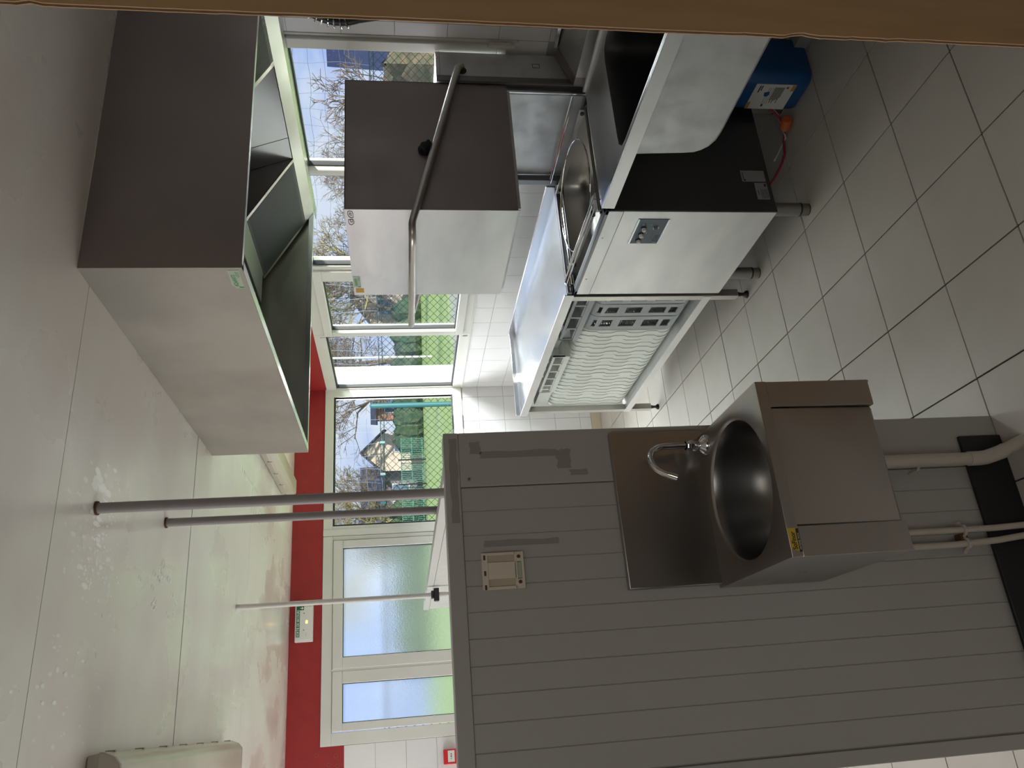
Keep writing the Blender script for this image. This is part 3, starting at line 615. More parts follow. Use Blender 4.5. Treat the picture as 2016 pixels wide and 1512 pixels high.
# dispenser mounting plate
dp = thing('dispenser_plate', 'beige plastic back plate of a missing dispenser on the partition', 'plate', (.31, PY-.01, 1.331))
dy = PY-.0135
pl = B().box(.269, .3535, dy+.008, dy+.0125, 1.331, 1.4295)
pl.box(.269, .3535, dy, dy+.008, 1.4155, 1.4295).box(.269, .2755, dy, dy+.008, 1.35, 1.4155).box(.2925, .331, dy, dy+.008, 1.350, 1.4155).box(.347, .3535, dy, dy+.008, 1.350, 1.4155)
pl.box(.269, .3535, dy, dy+.008, 1.347, 1.353).box(.269, .3535, dy, dy+.008, 1.331, 1.337).box(.269, .291, dy, dy+.008, 1.337, 1.347).box(.331, .3535, dy, dy+.008, 1.337, 1.347)
part('plate', pl, 'beige', dp, bevel=.0008)
for a, b_ in ((.2755, .2925), (.331, .347)): part('recess_back', B().box(a, b_, dy+.006, dy+.0079, 1.353, 1.4155), 'beige_dark', dp)
for x in (.2835, .342): part('screw_hole', B().cyl((x, dy-.0002, 1.3425), (x, dy-.0012, 1.3425), .0042, 16), 'card_edge', dp)
for x in (.2745, .3065, .3425): part('slot', B().box(x-.0055, x+.0055, dy-.0006, dy-.0001, 1.4205, 1.4255), 'card_edge', dp)
part('level_window', B().box(.293, .330, dy+.004, dy+.0079, 1.3375, 1.3465), 'label_green', dp)

# ================================================================== EXTRACTOR HOOD
hx0, hx1, hy0, hy1, hz0 = 1.115, 2.34, 1.800, 3.300, 2.003
hd = thing('extractor_hood', 'large stainless steel extractor hood under the ceiling above the dishwasher', 'hood', (1.75, 2.55, hz0))
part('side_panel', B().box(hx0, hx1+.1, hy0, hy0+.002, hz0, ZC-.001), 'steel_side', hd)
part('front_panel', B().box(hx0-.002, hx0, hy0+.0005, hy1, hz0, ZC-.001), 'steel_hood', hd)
part('end_panel', B().box(hx0, hx1+.1, hy1-.002, hy1, hz0, ZC-.001), 'steel', hd)
part('back_panel', B().box(hx1+.06, hx1+.062, hy0+.002, hy1-.002, hz0+.03, ZC-.001), 'steel', hd)
part('front_rim', B().box(hx0, hx0+.028, hy0+.022, hy1-.003, hz0-.001, hz0+.001).box(hx0+.027, hx0+.029, hy0+.022, hy1-.003, hz0-.001, hz0+.022), 'steel_bright', hd)
part('side_rim', B().box(hx0+.012, hx1, hy0+.002, hy0+.020, hz0, hz0+.002).box(hx0+.01, hx1, hy0+.019, hy0+.021, hz0, hz0+.02), 'steel_bright', hd)
part('end_rim', B().box(hx0+.012, hx1+.05, hy1-.022, hy1-.002, hz0, hz0+.002).box(hx0+.01, hx1, hy1-.024, hy1-.022, hz0, hz0+.02), 'steel_bright', hd)
part('rear_gutter', B().prism([(hx1-.062, 2.037), (hx1-.060, 2.037), (hx1-.002, 2.002), (hx1+.06, 2.002), (hx1+.06, 2.03), (hx1+.058, 2.03), (hx1+.058, 2.004), (hx1, 2.004), (hx1-.058, 2.039)], 'y', hy0+.002, hy1-.026), 'steel', hd)
part('closing_strip', B().box(hx1+.062, XR-.002, hy0+.3, hy1+.12, 2.006, 2.009), 'steel_bright', hd)
ex, ez = 2.275, 2.040; fs_ = Vector((-.86, 0, .50)).normalized()
def filter_(ya, yb):
    f = thing_part = part('grease_filter', B().slab((ex, ya+.02, ez), (ex, yb-.02, ez), tuple(Vector((ex, yb-.02, ez))+fs_*.36), tuple(Vector((ex, ya+.02, ez))+fs_*.36), .012), 'gauze', hd)
    b = B(); E0, E1 = Vector((ex, ya, ez-.004)), Vector((ex, yb, ez-.004)); Yv = Vector((0, 1, 0)); w = .018
    for (o_, u, v) in ((E0, Yv*(yb-ya), fs_*w), (E0+fs_*.344, Yv*(yb-ya), fs_*w), (E0, Yv*w, fs_*.36), (E1-Yv*w, Yv*w, fs_*.36)):
        b.slab(tuple(o_), tuple(o_+u), tuple(o_+u+v), tuple(o_+v), .010)
    part('filter_frame', b, 'filter_frame', f)
    sl = B(); y = ya+.021; nn = (Vector((0, 1, 0)).cross(fs_)).normalized(); nn = -nn if nn.z > 0 else nn
    while y < yb-.022:
        o_ = Vector((ex, y, ez))+nn*.001; sl.slab(tuple(o_), tuple(o_+Vector((0, .0022, 0))), tuple(o_+Vector((0, .0022, 0))+fs_*.358), tuple(o_+fs_*.358), -.004 if Vector((0, .0026, 0)).cross(fs_*.358).dot(nn) < 0 else .004)
        y += .0062
    part('filter_slats', sl, 'slat', f, kind='stuff')
filter_(1.825, 2.275); filter_(2.800, 3.272)
for (ya, yb) in ((2.280, 2.665), (2.669, 2.795)):
    part('blanking_plate', B().slab((ex, ya, ez), (ex, yb, ez), (ex-.14, yb, 2.39), (ex-.14, ya, 2.39), .002), 'steel_bright', hd)
part('plenum_box', B().box(1.80, 1.965, hy0+.02, 3.215, 2.215, ZC-.002), 'steel_dark', hd, bevel=.002)
part('plenum_cheek', B().add([(ex, 2.797, ez), (ex-.14, 2.797, 2.39), (1.965, 2.797, 2.39), (1.965, 2.797, 2.22)], [(0, 1, 2, 3)]), 'steel_dark', hd)
st = part('service_label', B().prism([(1.812, 2.0410), (1.812, 2.0122), (1.9032, 2.0130), (1.9032, 2.0330), (1.885, 2.0432)], 'x', hx0-.0028, hx0-.002), 'label_green', hd, label='pale green service label with green lettering')
text('lettering', 'éQuAViTi', .0155, (hx0-.0031, 1.892, 2.0265), (0, -1, 0), (0, 0, 1), 'green_print', st, sx=.92, bold=.0003)
part('label_mark', B().box(hx0-.0031, hx0-.0028, 1.8945, 1.901, 2.0135, 2.0255), 'green_print', st)
part('label_print', B().box(hx0-.0031, hx0-.0028, 1.82, 1.845, 2.0155, 2.017).box(hx0-.0031, hx0-.0028, 1.82, 1.848, 2.019, 2.0205).box(hx0-.0031, hx0-.0028, 1.82, 1.842, 2.0225, 2.024), 'green_print', st)

# ================================================================== DISHWASHER
mx0, mx1, my0, my1 = 1.690, 2.300, 2.345, 2.962
dw = thing('hood_dishwasher', 'stainless steel hood type dishwasher with its hood raised', 'dishwasher', (2.0, 2.65, 0))
part('front_panel', B().box(mx0, mx0+.004, my0+.002, my1-.001, .161, .7645), 'steel_front', dw, bevel=.001)
part('front_strip', B().box(mx0-.001, mx0+.004, my0+.002, my1-.001, .766, .822), 'steel_front', dw, bevel=.001)
part('side_panel', B().box(mx0+.034, mx1+.06, my0+.004, my0+.006, .157, .80), 'steel_body_shaded', dw)
part('side_post', B().box(mx0+.004, mx0+.032, my0, my0+.006, .157, .80), 'steel_body_shaded', dw, bevel=.001)
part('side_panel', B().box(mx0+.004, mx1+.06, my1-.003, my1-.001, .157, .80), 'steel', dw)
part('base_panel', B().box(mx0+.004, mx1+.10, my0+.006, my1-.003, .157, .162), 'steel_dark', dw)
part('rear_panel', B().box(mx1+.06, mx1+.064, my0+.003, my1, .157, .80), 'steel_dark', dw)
for y in (2.521, 2.832): part('screw', B().lathe([(.0045, 0), (.004, -.0015), (.0005, -.0022)], (0, 0, 0), 12, Matrix.Translation((mx0-.001, y, .806)) @ Matrix.Rotation(math.pi/2, 4, 'Y')), 'steel', dw)
# tank rim and deep wash tank
rim = B(); tz = .835
rim.box(mx0, mx0+.035, my0, my1, .815, tz).box(mx1-.03, mx1, my0, my1, .815, tz).box(mx0, mx1, my0, my0+.026, .815, tz).box(mx0, mx1, my1-.026, my1, .815, tz)
part('tank_rim', rim, 'steel_dark', dw, bevel=.003)
tk = B(); a0, a1, b0, b1 = mx0+.035, mx1-.03, my0+.026, my1-.026
rings = [(0, .83), (0, .77), (.012, .735), (.04, .71), (.09, .70)]
vs = []; n = 40
def sq(k, ins):   # rounded-square ring point
    hw, hh = (a1-a0)/2-ins, (b1-b0)/2-ins; cx, cy = (a0+a1)/2, (b0+b1)/2; a = 2*math.pi*k/n; c, s = math.cos(a), math.sin(a); p = .28 if True else 1
    return (cx+hw*math.copysign(abs(c)**p, c), cy+hh*math.copysign(abs(s)**p, s))
for ins, z in rings: vs += [(*sq(k, ins), z) for k in range(n)]
tk.add(vs, [(i*n+k, i*n+(k+1) % n, (i+1)*n+(k+1) % n, (i+1)*n+k) for i in range(len(rings)-1) for k in range(n)], True)
tk.add([(*sq(k, .09), .70) for k in range(n)], [tuple(range(n))])
part('wash_tank', tk, 'steel', dw)
# rack guides: wire loops and rails
def loop(y0, y1, x0, x1, z, r=.0028, rad=None):
    rad = rad or abs(x1-x0)/2; pts = []; cx = (x0+x1)/2
    for i in range(9): a = math.pi*i/8; pts.append((cx-rad*math.cos(a), y1-rad+rad*math.sin(a), z))
    for i in range(9): a = math.pi*i/8; pts.append((cx+rad*math.cos(a), y0+rad-rad*math.sin(a), z))
    return B().tube(pts, r, 8, closed=True)
part('rack_guide', loop(2.36, 2.90, 2.235, 2.262, .895), 'chrome', dw)
part('rack_guide', loop(2.375, 2.93, 1.715, 1.745, .872, .004), 'chrome', dw)
for xa, xb_, za, zb in ((2.205, 2.210, .843, .868), (1.770, 1.775, .836, .862), (1.80, 1.803, .836, .856)): part('rack_rail', B().box(xa, xb_, 2.385, 2.93, za, zb), 'steel', dw)
for xa, ya, za in ((2.20, 2.405, .853), (2.20, 2.90, .853), (1.75, 2.46, .850), (1.75, 2.83, .850)): part('rail_stop', B().cyl((xa, ya, za), (xa+.022, ya, za), .0085, 12), 'black', dw)
part('cross_rail', B().tube([(1.72, 2.385, .845), (2.21, 2.378, .845)], .006, 8), 'steel_dark', dw)
part('cross_rail', B().tube([(1.72, 2.402, .838), (2.21, 2.395, .838)], .004, 8), 'steel_dark', dw)
part('cross_rail', B().tube([(1.72, 2.925, .845), (2.21, 2.925, .845)], .004, 8), 'chrome', dw)
el = [(1.985+.215*math.cos(a), 2.655+.255*math.sin(a), .858+.01*math.cos(a)) for a in [k*math.pi/24 for k in range(48)]]
part('rack_ring', B().tube(el, .0032, 8, closed=True), 'chrome', dw)
arm = part('spray_arm', B().lathe([(.0005, .022), (.018, .020), (.026, .010), (.026, -.012), (.020, -.02)], (1.90, 2.60, .775), 16), 'steel_matt', dw)
part('spray_tube', B().tube([(1.905, 2.61, .780), (1.95, 2.72, .782)], .010, 12).lathe([(.012, 0), (.012, .012), (.008, .015)], (1.95, 2.72, .776), 12).tube([(1.895, 2.59, .780), (1.85, 2.48, .782)], .010, 12), 'steel_matt', arm)
# legs
for (x, y) in ((1.738, 2.392), (1.738, 2.868), (2.25, 2.392), (2.25, 2.868)):
    lg = part('leg', B().cyl((x, y, .040), (x, y, .160), .0265, 28), 'steel_leg', dw)
    part('foot', B().lathe([(.0245, .038), (.0245, .006), (.022, 0), (.001, 0)], (x, y, 0), 24), 'steel_leg', lg)
    part('ring', B().cyl((x, y, .034), (x, y, .041), .0268, 24).cyl((x, y, .0), (x, y, .006), .0235, 24), 'black', lg)
# rear column, guides and splash sheet
part('column_cover', B().box(2.292, 2.436, 2.335, 2.395, .835, 1.437).box(2.31, 2.436, 2.395, my1, .835, 1.437), 'steel_matt', dw, bevel=.002)
part('column_flange', B().box(2.285, 2.310, 2.330, 2.336, .835, 1.436), 'steel_dark', dw)
part('column_seam', B().box(2.292, 2.437, 2.333, 2.3352, 1.421, 1.4225), 'steel_dark', dw)
part('guide_rail', B().box(2.262, 2.292, 2.350, 2.372, .835, 1.20), 'steel_dark', dw, bevel=.002)
part('guide_rail', B().box(2.262, 2.292, 2.905, 2.940, .835, 1.20), 'steel_dark', dw, bevel=.002)
part('guide_strip', B().box(2.254, 2.262, 2.350, 2.356, .835, 1.165), 'steel_bright', dw)
part('splash_sheet', B().box(2.296, 2.299, 2.372, 2.905, .835, 1.30), 'steel_matt', dw)
part('square_mark', B().box(2.3665, 2.3885, 2.3342, 2.3348, 1.022, 1.024).box(2.3665, 2.3885, 2.3342, 2.3348, 1.050, 1.052).box(2.3665, 2.3685, 2.3342, 2.3348, 1.022, 1.052).box(2.3865, 2.3885, 2.3342, 2.3348, 1.022, 1.052), 'dark_print', dw)
part('column_screw', B().cyl((2.405, 2.3345, 1.43), (2.405, 2.331, 1.43), .004, 10), 'steel', dw)
part('arm_slot', B().cyl((2.34, 2.3345, 1.335), (2.34, 2.3335, 1.335), .018, 20), 'black', dw)
# raised hood, open underneath
hz, hzt = 1.163, 1.786
hoodb = B().box(mx0, 2.285, my0, my0+.003, hz, hzt).box(mx0, 2.285, my1-.015, my1-.012, hz+.004, hzt).box(2.282, 2.285, my0, my1-.012, hz, hzt).box(mx0, 2.285, my0, my1-.012, hzt-.003, hzt)
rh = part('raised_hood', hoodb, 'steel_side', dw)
part('hood_front', B().box(mx0-.002, mx0+.001, my0, my1-.012, hz, hzt), 'steel_front', rh)
part('hood_lip', B().box(mx0+.014, mx0+.017, my0+.02, my1-.03, hz-.012, hz+.01).box(mx0+.014, 2.27, my0+.010, my0+.013, hz-.012, hz+.01), 'steel_matt', rh)
# lift handle
R_ = .05; xb = 1.558
def hp(y_arm, y_c, sgn):
    P = [(2.350, y_arm, 1.335), (2.335, y_arm, 1.352), (2.30, y_arm, 1.362)]
    P += [(2.30+(1.62-2.30)*k/6, y_arm, 1.362+(1.548-1.362)*k/6) for k in range(1, 7)]
    P += [(xb+R_*(1-math.sin(a)), y_arm+sgn*R_*(1-math.cos(a)), 1.550) for a in [k*math.pi/12 for k in range(0, 7)]]
    return P
A1 = hp(2.314, 0, 1); A2 = hp(3.012, 0, -1)
part('lift_handle', B().tube(A1+A2[::-1], .0135, 18), 'steel', dw, label='tubular steel lift handle around the raised hood')
kb = part('handle_knob', B().cyl((1.955, 2.345, 1.492), (1.955, 2.318, 1.492), .019, 24), 'black', dw, label='black round knob on the hood side')
part('knob_flange', B().cyl((1.955, 2.3445, 1.492), (1.955, 2.341, 1.492), .027, 28).cyl((1.955, 2.318, 1.492), (1.955, 2.30, 1.478), .012, 16), 'rubber', kb)
# control panel
cp = part('control_panel', B().box(mx0-.0025, mx0, 2.393, 2.5555, .572, .6945), 'ctrl', dw, label='blue grey control panel with three push buttons')
for a, b_ in ((.689, .6955), (.5705, .577)): part('panel_border', B().box(mx0-.003, mx0-.0005, 2.393, 2.5555, a, b_), 'steel_bright', cp)
for y in (2.450, 2.4915, 2.532):
    part('button_ring', B().cyl((mx0-.003, y, .660), (mx0-.006, y, .660), .0115, 20), 'black', cp)
    part('push_button', B().lathe([(.0085, 0), (.0085, .010), (.006, .013), (.0005, .014)], (0, 0, 0), 18, Matrix.Translation((mx0-.005, y, .660)) @ Matrix.Rotation(-math.pi/2, 4, 'Y')), 'white', cp)
part('button_ring', B().cyl((mx0-.003, 2.446, .613), (mx0-.006, 2.446, .613), .0115, 20), 'steel', cp)
part('key_switch', B().cyl((mx0-.006, 2.446, .613), (mx0-.008, 2.446, .613), .0085, 18), 'black', cp)
for y in (2.478, 2.499, 2.520): part('indicator', B().box(mx0-.0032, mx0-.0025, y-.0045, y+.0045, .6125, .6160), 'led', cp)
text('lettering', 'STAR', .027, (mx0-.0032, 2.543, .5835), (0, -1, 0), (0, 0, 1), 'dark_print', cp, sx=.80)
part('symbol', B().box(mx0-.0032, mx0-.0025, 2.545, 2.5465, .580, .598).box(mx0-.0032, mx0-.0025, 2.512, 2.518, .6425, .6445).box(mx0-.0032, mx0-.0025, 2.478, 2.486, .640, .6415).tube([(mx0-.003, 2.43, .632), (mx0-.003, 2.424, .636), (mx0-.003, 2.43, .640)], .0006, 5).tube([(mx0-.003, 2.428+.004*math.cos(a), .668+.004*math.sin(a)) for a in [k*.7 for k in range(9)]], .0006, 5), 'white_print', cp)
# embossed logo: two joined rounded strokes outlined in black
lg_ = B()
for L in ([(2.4056, 1.7746), (2.4033, 1.7582), (2.4163, 1.7558), (2.4295, 1.7573), (2.4375, 1.7654), (2.434, 1.7727), (2.4209, 1.7751)], [(2.4056, 1.7684), (2.4199, 1.768), (2.4199, 1.761), (2.4042, 1.7608)],
          [(2.3735, 1.7754), (2.3575, 1.7743), (2.3532, 1.7674), (2.3573, 1.7591), (2.3691, 1.7569), (2.3925, 1.7573), (2.3947, 1.7634), (2.3884, 1.771)], [(2.3734, 1.77), (2.3641, 1.7681), (2.367, 1.7631), (2.381, 1.7626)]):
    lg_.tube([(mx0-.0028, y, z) for y, z in L], .0011, 6, closed=True)
part('logo', lg_, 'dark_print', rh)
s2 = part('service_label', B().box(mx0-.003, mx0-.002, 2.798, 2.8855, 1.7545, 1.7837), 'label_green', rh, label='pale green service label with green lettering')
text('lettering', 'éQuAViTi', .0150, (mx0-.0034, 2.872, 1.7685), (0, -1, 0), (0, 0, 1), 'green_print', s2, sx=.90, bold=.0003)
part('label_mark', B().box(mx0-.0034, mx0-.003, 2.876, 2.883, 1.7555, 1.767), 'green_print', s2)
part('label_print', B().box(mx0-.0034, mx0-.003, 2.805, 2.83, 1.758, 1.7595).box(mx0-.0034, mx0-.003, 2.805, 2.834, 1.762, 1.7635), 'green_print', s2)
part('orange_sticker', B().box(mx0-.003, mx0-.002, 2.8955, 2.9285, 1.744, 1.777), 'orange', rh, label='square orange sticker')
# rating plates on the side
rp_ = part('rating_plate', B().box(1.836, 1.8875, my0+.0022, my0+.004, .1735, .270), 'grey_print', dw, label='grey data plate on the dark side')
part('plate_print', B().box(1.842, 1.88, my0+.0018, my0+.0022, .262, .2645).box(1.838, 1.845, my0+.0018, my0+.0022, .255, .262), 'dark_print', rp_)
rq = part('rating_plate', B().box(1.7522, 1.829, my0+.0022, my0+.004, .1732, .2235), 'grey_print', dw, label='small data plate with printed lines')
lp = B()
for k in range(5): lp.box(1.757, 1.80, my0+.0018, my0+.0022, .178+k*.006, .1795+k*.006)
lp.box(1.812, 1.824, my0+.0018, my0+.0022, .178, .186).box(1.775, 1.795, my0+.0018, my0+.0022, .213, .2155)
part('plate_print', lp, 'dark_print', rq)

# ================================================================== OUTLET TABLE WITH SHELF
ot = thing('outlet_table', 'stainless steel outlet table left of the dishwasher with a rack shelf', 'table', (1.98, 3.7, 0))
ox0, ox1, oy0, oy1 = 1.690, 2.262, 2.975, 4.478
part('table_top', B().box(ox0+.003, ox1, oy0, oy1, .858, .862), 'steel_bright', ot)
part('apron', B().box(ox0, ox0+.003, oy0, oy1, .830, .872).box(ox0+.003, ox0+.010, oy0, oy1, .8695, .872).box(ox0, ox1, oy1-.003, oy1, .830, .872), 'steel_front', ot)
part('upstand', B().box(ox1-.002, ox1+.012, oy0-.02, oy1+.012, .858, .905).box(ox0+.012, ox1, oy1-.002, oy1+.012, .858, .895), 'steel_bright', ot, bevel=.003)
part('docking_lip', B().box(ox0+.005, ox1-.005, oy0-.018, oy0, .842, .8605), 'steel_dark', ot)
part('lower_shelf', B().box(ox0+.004, ox1, oy0+.02, oy1-.04, .2165, .2195).box(ox0, ox0+.004, oy0+.02, oy1-.04, .183, .2225), 'steel_front', ot)
part('shelf_fold', B().box(ox0+.004, ox0+.03, oy0+.02, oy1-.04, .2195, .2205), 'steel_matt', ot)
for (x, y) in ((1.690, 2.990), (1.690, 4.400), (2.225, 2.990), (2.225, 4.400)):
    lg = part('leg', B().box(x+.002, x+.038, y, y+.038, .052, .858), 'steel', ot, bevel=.002)
    part('foot', B().lathe([(.014, .055), (.010, .040), (.008, .030), (.008, .018), (.016, .010), (.018, .004), (.018, 0), (.001, 0)], (x+.02, y+.019, 0), 16), 'black', lg)

# ================================================================== DISH RACKS
def rrect(x0, x1, z0, z1, r, n=5):
    P = []
    for (cx, cz, a0) in ((x1-r, z1-r, 0), (x0+r, z1-r, 90), (x0+r, z0+r, 180), (x1-r, z0+r, 270)):
        for k in range(n+1): a = math.radians(a0+90*k/n); P.append((cx+r*math.cos(a), cz+r*math.sin(a)))
    return P
def resample(P, m):
    L = [0]; Q = P+[P[0]]
    for i in range(len(P)): L.append(L[-1]+math.hypot(Q[i+1][0]-Q[i][0], Q[i+1][1]-Q[i][1]))
    out = []
    i = 0
    for k in range(m):
        s = L[-1]*k/m
        while L[i+1] < s: i += 1
        t = (s-L[i])/(L[i+1]-L[i]+1e-12); out.append((Q[i][0]+(Q[i+1][0]-Q[i][0])*t, Q[i][1]+(Q[i+1][1]-Q[i][1])*t, s/L[-1]))
    return out
RX0, RX1, RZ0, RZ1 = 0, .50, 0, .49
def wave_ring(depth, th=.004, lip=.006, m=168, amp=.019):
    """one nesting rack standing on its edge; origin at the near lower front corner; +y is away from the viewer"""
    P = resample(rrect(RX0, RX1, RZ0, RZ1, .055), m); I = resample(rrect(RX0+th, RX1-th, RZ0+th, RZ1-th, .052), m); Q = resample(rrect(RX0+lip, RX1-lip, RZ0+lip, RZ1-lip, .053), m)
    def w(s):
        u = (s*12+.1) % 1.0
        return amp*(0 if u < .40 else (u-.40)/.12 if u < .52 else 1 if u < .88 else 1-(u-.88)/.12)
    vs = []; fs = []
    for i in range(m):
        y = -w(P[i][2])
        vs += [(P[i][0], depth*.62+y, P[i][1]), (P[i][0], depth*1.05, P[i][1])]                     # outer lip
    for i in range(m): vs += [(Q[i][0], depth*.64-w(P[i][2]), Q[i][1]), (Q[i][0], -.004, Q[i][1])]
    for i in range(m): vs += [(I[i][0], -.002, I[i][1]), (I[i][0], depth*1.05, I[i][1])]
    o1, o2, o3 = 0, 2*m, 4*m
    for i in range(m):
        j = (i+1) % m
        fs += [(o1+2*i, o1+2*j, o1+2*j+1, o1+2*i+1), (o2+2*i+1, o2+2*j+1, o2+2*j, o2+2*i), (o1+2*i, o2+2*i, o2+2*j, o1+2*j),
               (o3+2*i, o3+2*i+1, o3+2*j+1, o3+2*j), (o2+2*i+1, o3+2*i, o3+2*j, o2+2*j+1), (o1+2*i+1, o1+2*j+1, o3+2*j+1, o3+2*i+1)]
    return B().add(vs, fs)
def rack_grid(y, step=.07):
    b = B()
    k = step
    while k < .47: b.box(k-.002, k+.002, y, y+.006, .01, .48); b.box(.01, .49, y, y+.006, k-.002, k+.002); k += step
    return b
pitch = .0432
proto = thing('dish_rack', '', 'rack', (1.725, 3.395, .2205), 'white dish racks standing on edge on the shelf')
o_ring = part('rim', B().add([(v[0]+1.725, v[1]+3.395, v[2]+.2205) for v in wave_ring(pitch).v], wave_ring(pitch).f), 'rack_white', proto)
g = rack_grid(.022); o_grid = part('grid', B().add([(v[0]+1.725, v[1]+3.395, v[2]+.2205) for v in g.v], g.f), 'rack_white', proto)
order = ['first', 'second', 'third', 'fourth', 'fifth', 'sixth', 'seventh', 'eighth', 'ninth', 'tenth', 'eleventh', 'twelfth', 'thirteenth', 'fourteenth', 'fifteenth', 'sixteenth', 'seventeenth', 'eighteenth', 'nineteenth', 'twentieth', 'twenty-first', 'twenty-second']
y = 3.395; NR = 22
for k in range(NR):
    if k == 0: r = proto
    else:
        r = proto.copy(); C.objects.link(r)
        for ch in (o_ring, o_grid): c = ch.copy(); C.objects.link(c); c.parent = r
    r.location = (1.725+random.uniform(-.0015, .002), y, .2205+random.uniform(0, .001)+(.002 if k > 17 else 0))
    r['label'] = 'white plate rack on edge, %s counted from the grey racks towards the far end' % order[k]
    y += pitch+(.014 if k in (4, 9, 14) else 0)+(.010 if k == 18 else 0)
RACK_END = y
def glass_rack(label, ya, depth):
    t = thing('glass_rack', label, 'rack', (1.725, ya, .2205), 'grey glass racks on edge next to the dishwasher')
    X, Z = 1.725, .2205; m = 96; P = resample(rrect(0, .5, 0, .49, .06), m)
    def wall(y0, y1, skip=None):
        vs = []; fs = []
        for p in P: vs += [(X+p[0], ya+y0, Z+p[1]), (X+p[0], ya+y1, Z+p[1])]
        for p in resample(rrect(.005, .495, .005, .485, .056), m): vs += [(X+p[0], ya+y0, Z+p[1]), (X+p[0], ya+y1, Z+p[1])]
        for i in range(m):
            j = (i+1) % m
            if skip and skip(P[i], P[j]): continue
            fs += [(2*i, 2*j, 2*j+1, 2*i+1), (2*m+2*i, 2*m+2*i+1, 2*m+2*j+1, 2*m+2*j), (2*i, 2*m+2*i, 2*m+2*j, 2*j), (2*i+1, 2*j+1, 2*m+2*j+1, 2*m+2*i+1)]
        return vs, fs
    b = B(); b.add(*wall(0, depth*.24)); b.add(*wall(depth*.72, depth))
    # openings: five on the front face and five on the top face
    op = [(.075, .115), (.14, .215), (.245, .335), (.36, .425), (.445, .468)]
    op = [(.062, .098), (.130, .205), (.235, .325), (.355, .425), (.442, .462)]
    def inside(z): return any(a < z < c for a, c in [(.058, .098), (.128, .200), (.228, .322), (.350, .412), (.43, .445)])
    b.add(*wall(depth*.24, depth*.72, lambda p, q: (p[0] < .02 and q[0] < .02 and inside((p[1]+q[1])/2)) or (p[1] > .47 and q[1] > .47 and inside((p[0]+q[0])/2))))
    part('body', b, 'rack_grey', t)
    part('rim', B().add(*[w_ for w_ in wall(depth-.004, depth+.001)]), 'rack_grey', t)
    gb = B()
    for k in range(1, 5):
        s = k*.1
        gb.box(X+s-.002, X+s+.002, ya+depth*.1, ya+depth*.85, Z+.01, Z+.48).box(X+.012, X+.488, ya+depth*.1, ya+depth*.85, Z+s-.002, Z+s+.002)
    part('divider', gb, 'rack_grey', t)
    return t
glass_rack('grey glass rack on edge directly beside the dishwasher', 3.012, .108)
glass_rack('grey glass rack on edge, second from the dishwasher', 3.124, .115)
glass_rack('grey glass rack on edge touching the white plate racks', 3.243, .140)
# open racks lying flat on top of the standing ones
def flat_rack(name, label, x0, x1, y0, y1, z0, h, m, cells):
    t = thing(name, label, 'rack', ((x0+x1)/2, (y0+y1)/2, z0), 'racks lying flat on the standing racks')
    th = .006; b = B().box(x0, x1, y0, y1, z0, z0+h*.28).box(x0+.004, x1-.004, y0+.004, y1-.004, z0+h*.28, z0+h*.36)
    b.box(x0, x1, y0, y0+th, z0+h*.85, z0+h).box(x0, x1, y1-th, y1, z0+h*.85, z0+h).box(x0, x0+th, y0, y1, z0+h*.85, z0+h).box(x1-th, x1, y0, y1, z0+h*.85, z0+h)
    n = cells
    for i in range(n+1):
        s = i/n; yy = y0+(y1-y0-.012)*s
        b.box(x0, x0+th, yy, yy+.012, z0+h*.3, z0+h*.9).box(x1-th, x1, yy, yy+.012, z0+h*.3, z0+h*.9)
        xx = x0+(x1-x0-.012)*s
        b.box(xx, xx+.012, y0, y0+th, z0+h*.3, z0+h*.9).box(xx, xx+.012, y1-th, y1, z0+h*.3, z0+h*.9)
    part('body', b, m, t)
    gb = B()
    for i in range(1, n):
        s = i/n; yy = y0+(y1-y0)*s; xx = x0+(x1-x0)*s
        gb.box(x0+th, x1-th, yy-.002, yy+.002, z0+h*.4, z0+h*.8).box(xx-.002, xx+.002, y0+th, y1-th, z0+h*.4, z0+h*.8)
    part('divider', gb, m, t); return t
flat_rack('open_rack', 'pale grey plastic rack lying flat on top, nearer the dishwasher', 1.712, 2.20, 2.99, 3.462, .7125, .096, 'rack_grey', 4)
flat_rack('open_rack', 'white open celled rack lying flat on top, farther from the dishwasher', 1.712, 2.20, 3.655, 4.145, .7125, .092, 'rack_white', 5)
solo('drip_tray', B().box(1.80, 2.20, 3.475, 3.64, .7125, .735).box(1.80, 1.806, 3.475, 3.64, .735, .78), 'rack_grey', 'grey plastic tray lying between the two flat racks', 'tray')
lidp = resample(rrect(0, .42, 0, .25, .03), 48)
solo('clear_tub', B().add([(1.74+p[0], 4.17+p[1], .713) for p in lidp]+[(1.735+p[0]*1.02, 4.168+p[1]*.98, .79) for p in lidp], [(i, (i+1) % 48, 48+(i+1) % 48, 48+i) for i in range(48)]+[tuple(range(48))[::-1]], True), 'rack_white', 'white plastic tub at the far end of the rack shelf', 'tub')

# ================================================================== INLET SINK TABLE (right)
sx0, sx1, sy0, sy1, sz = 1.650, 2.20, 1.02, 2.272, .870
sk = thing('sink_table', 'stainless steel sink table with a deep basin right of the dishwasher', 'sink', (1.95, 1.7, 0))
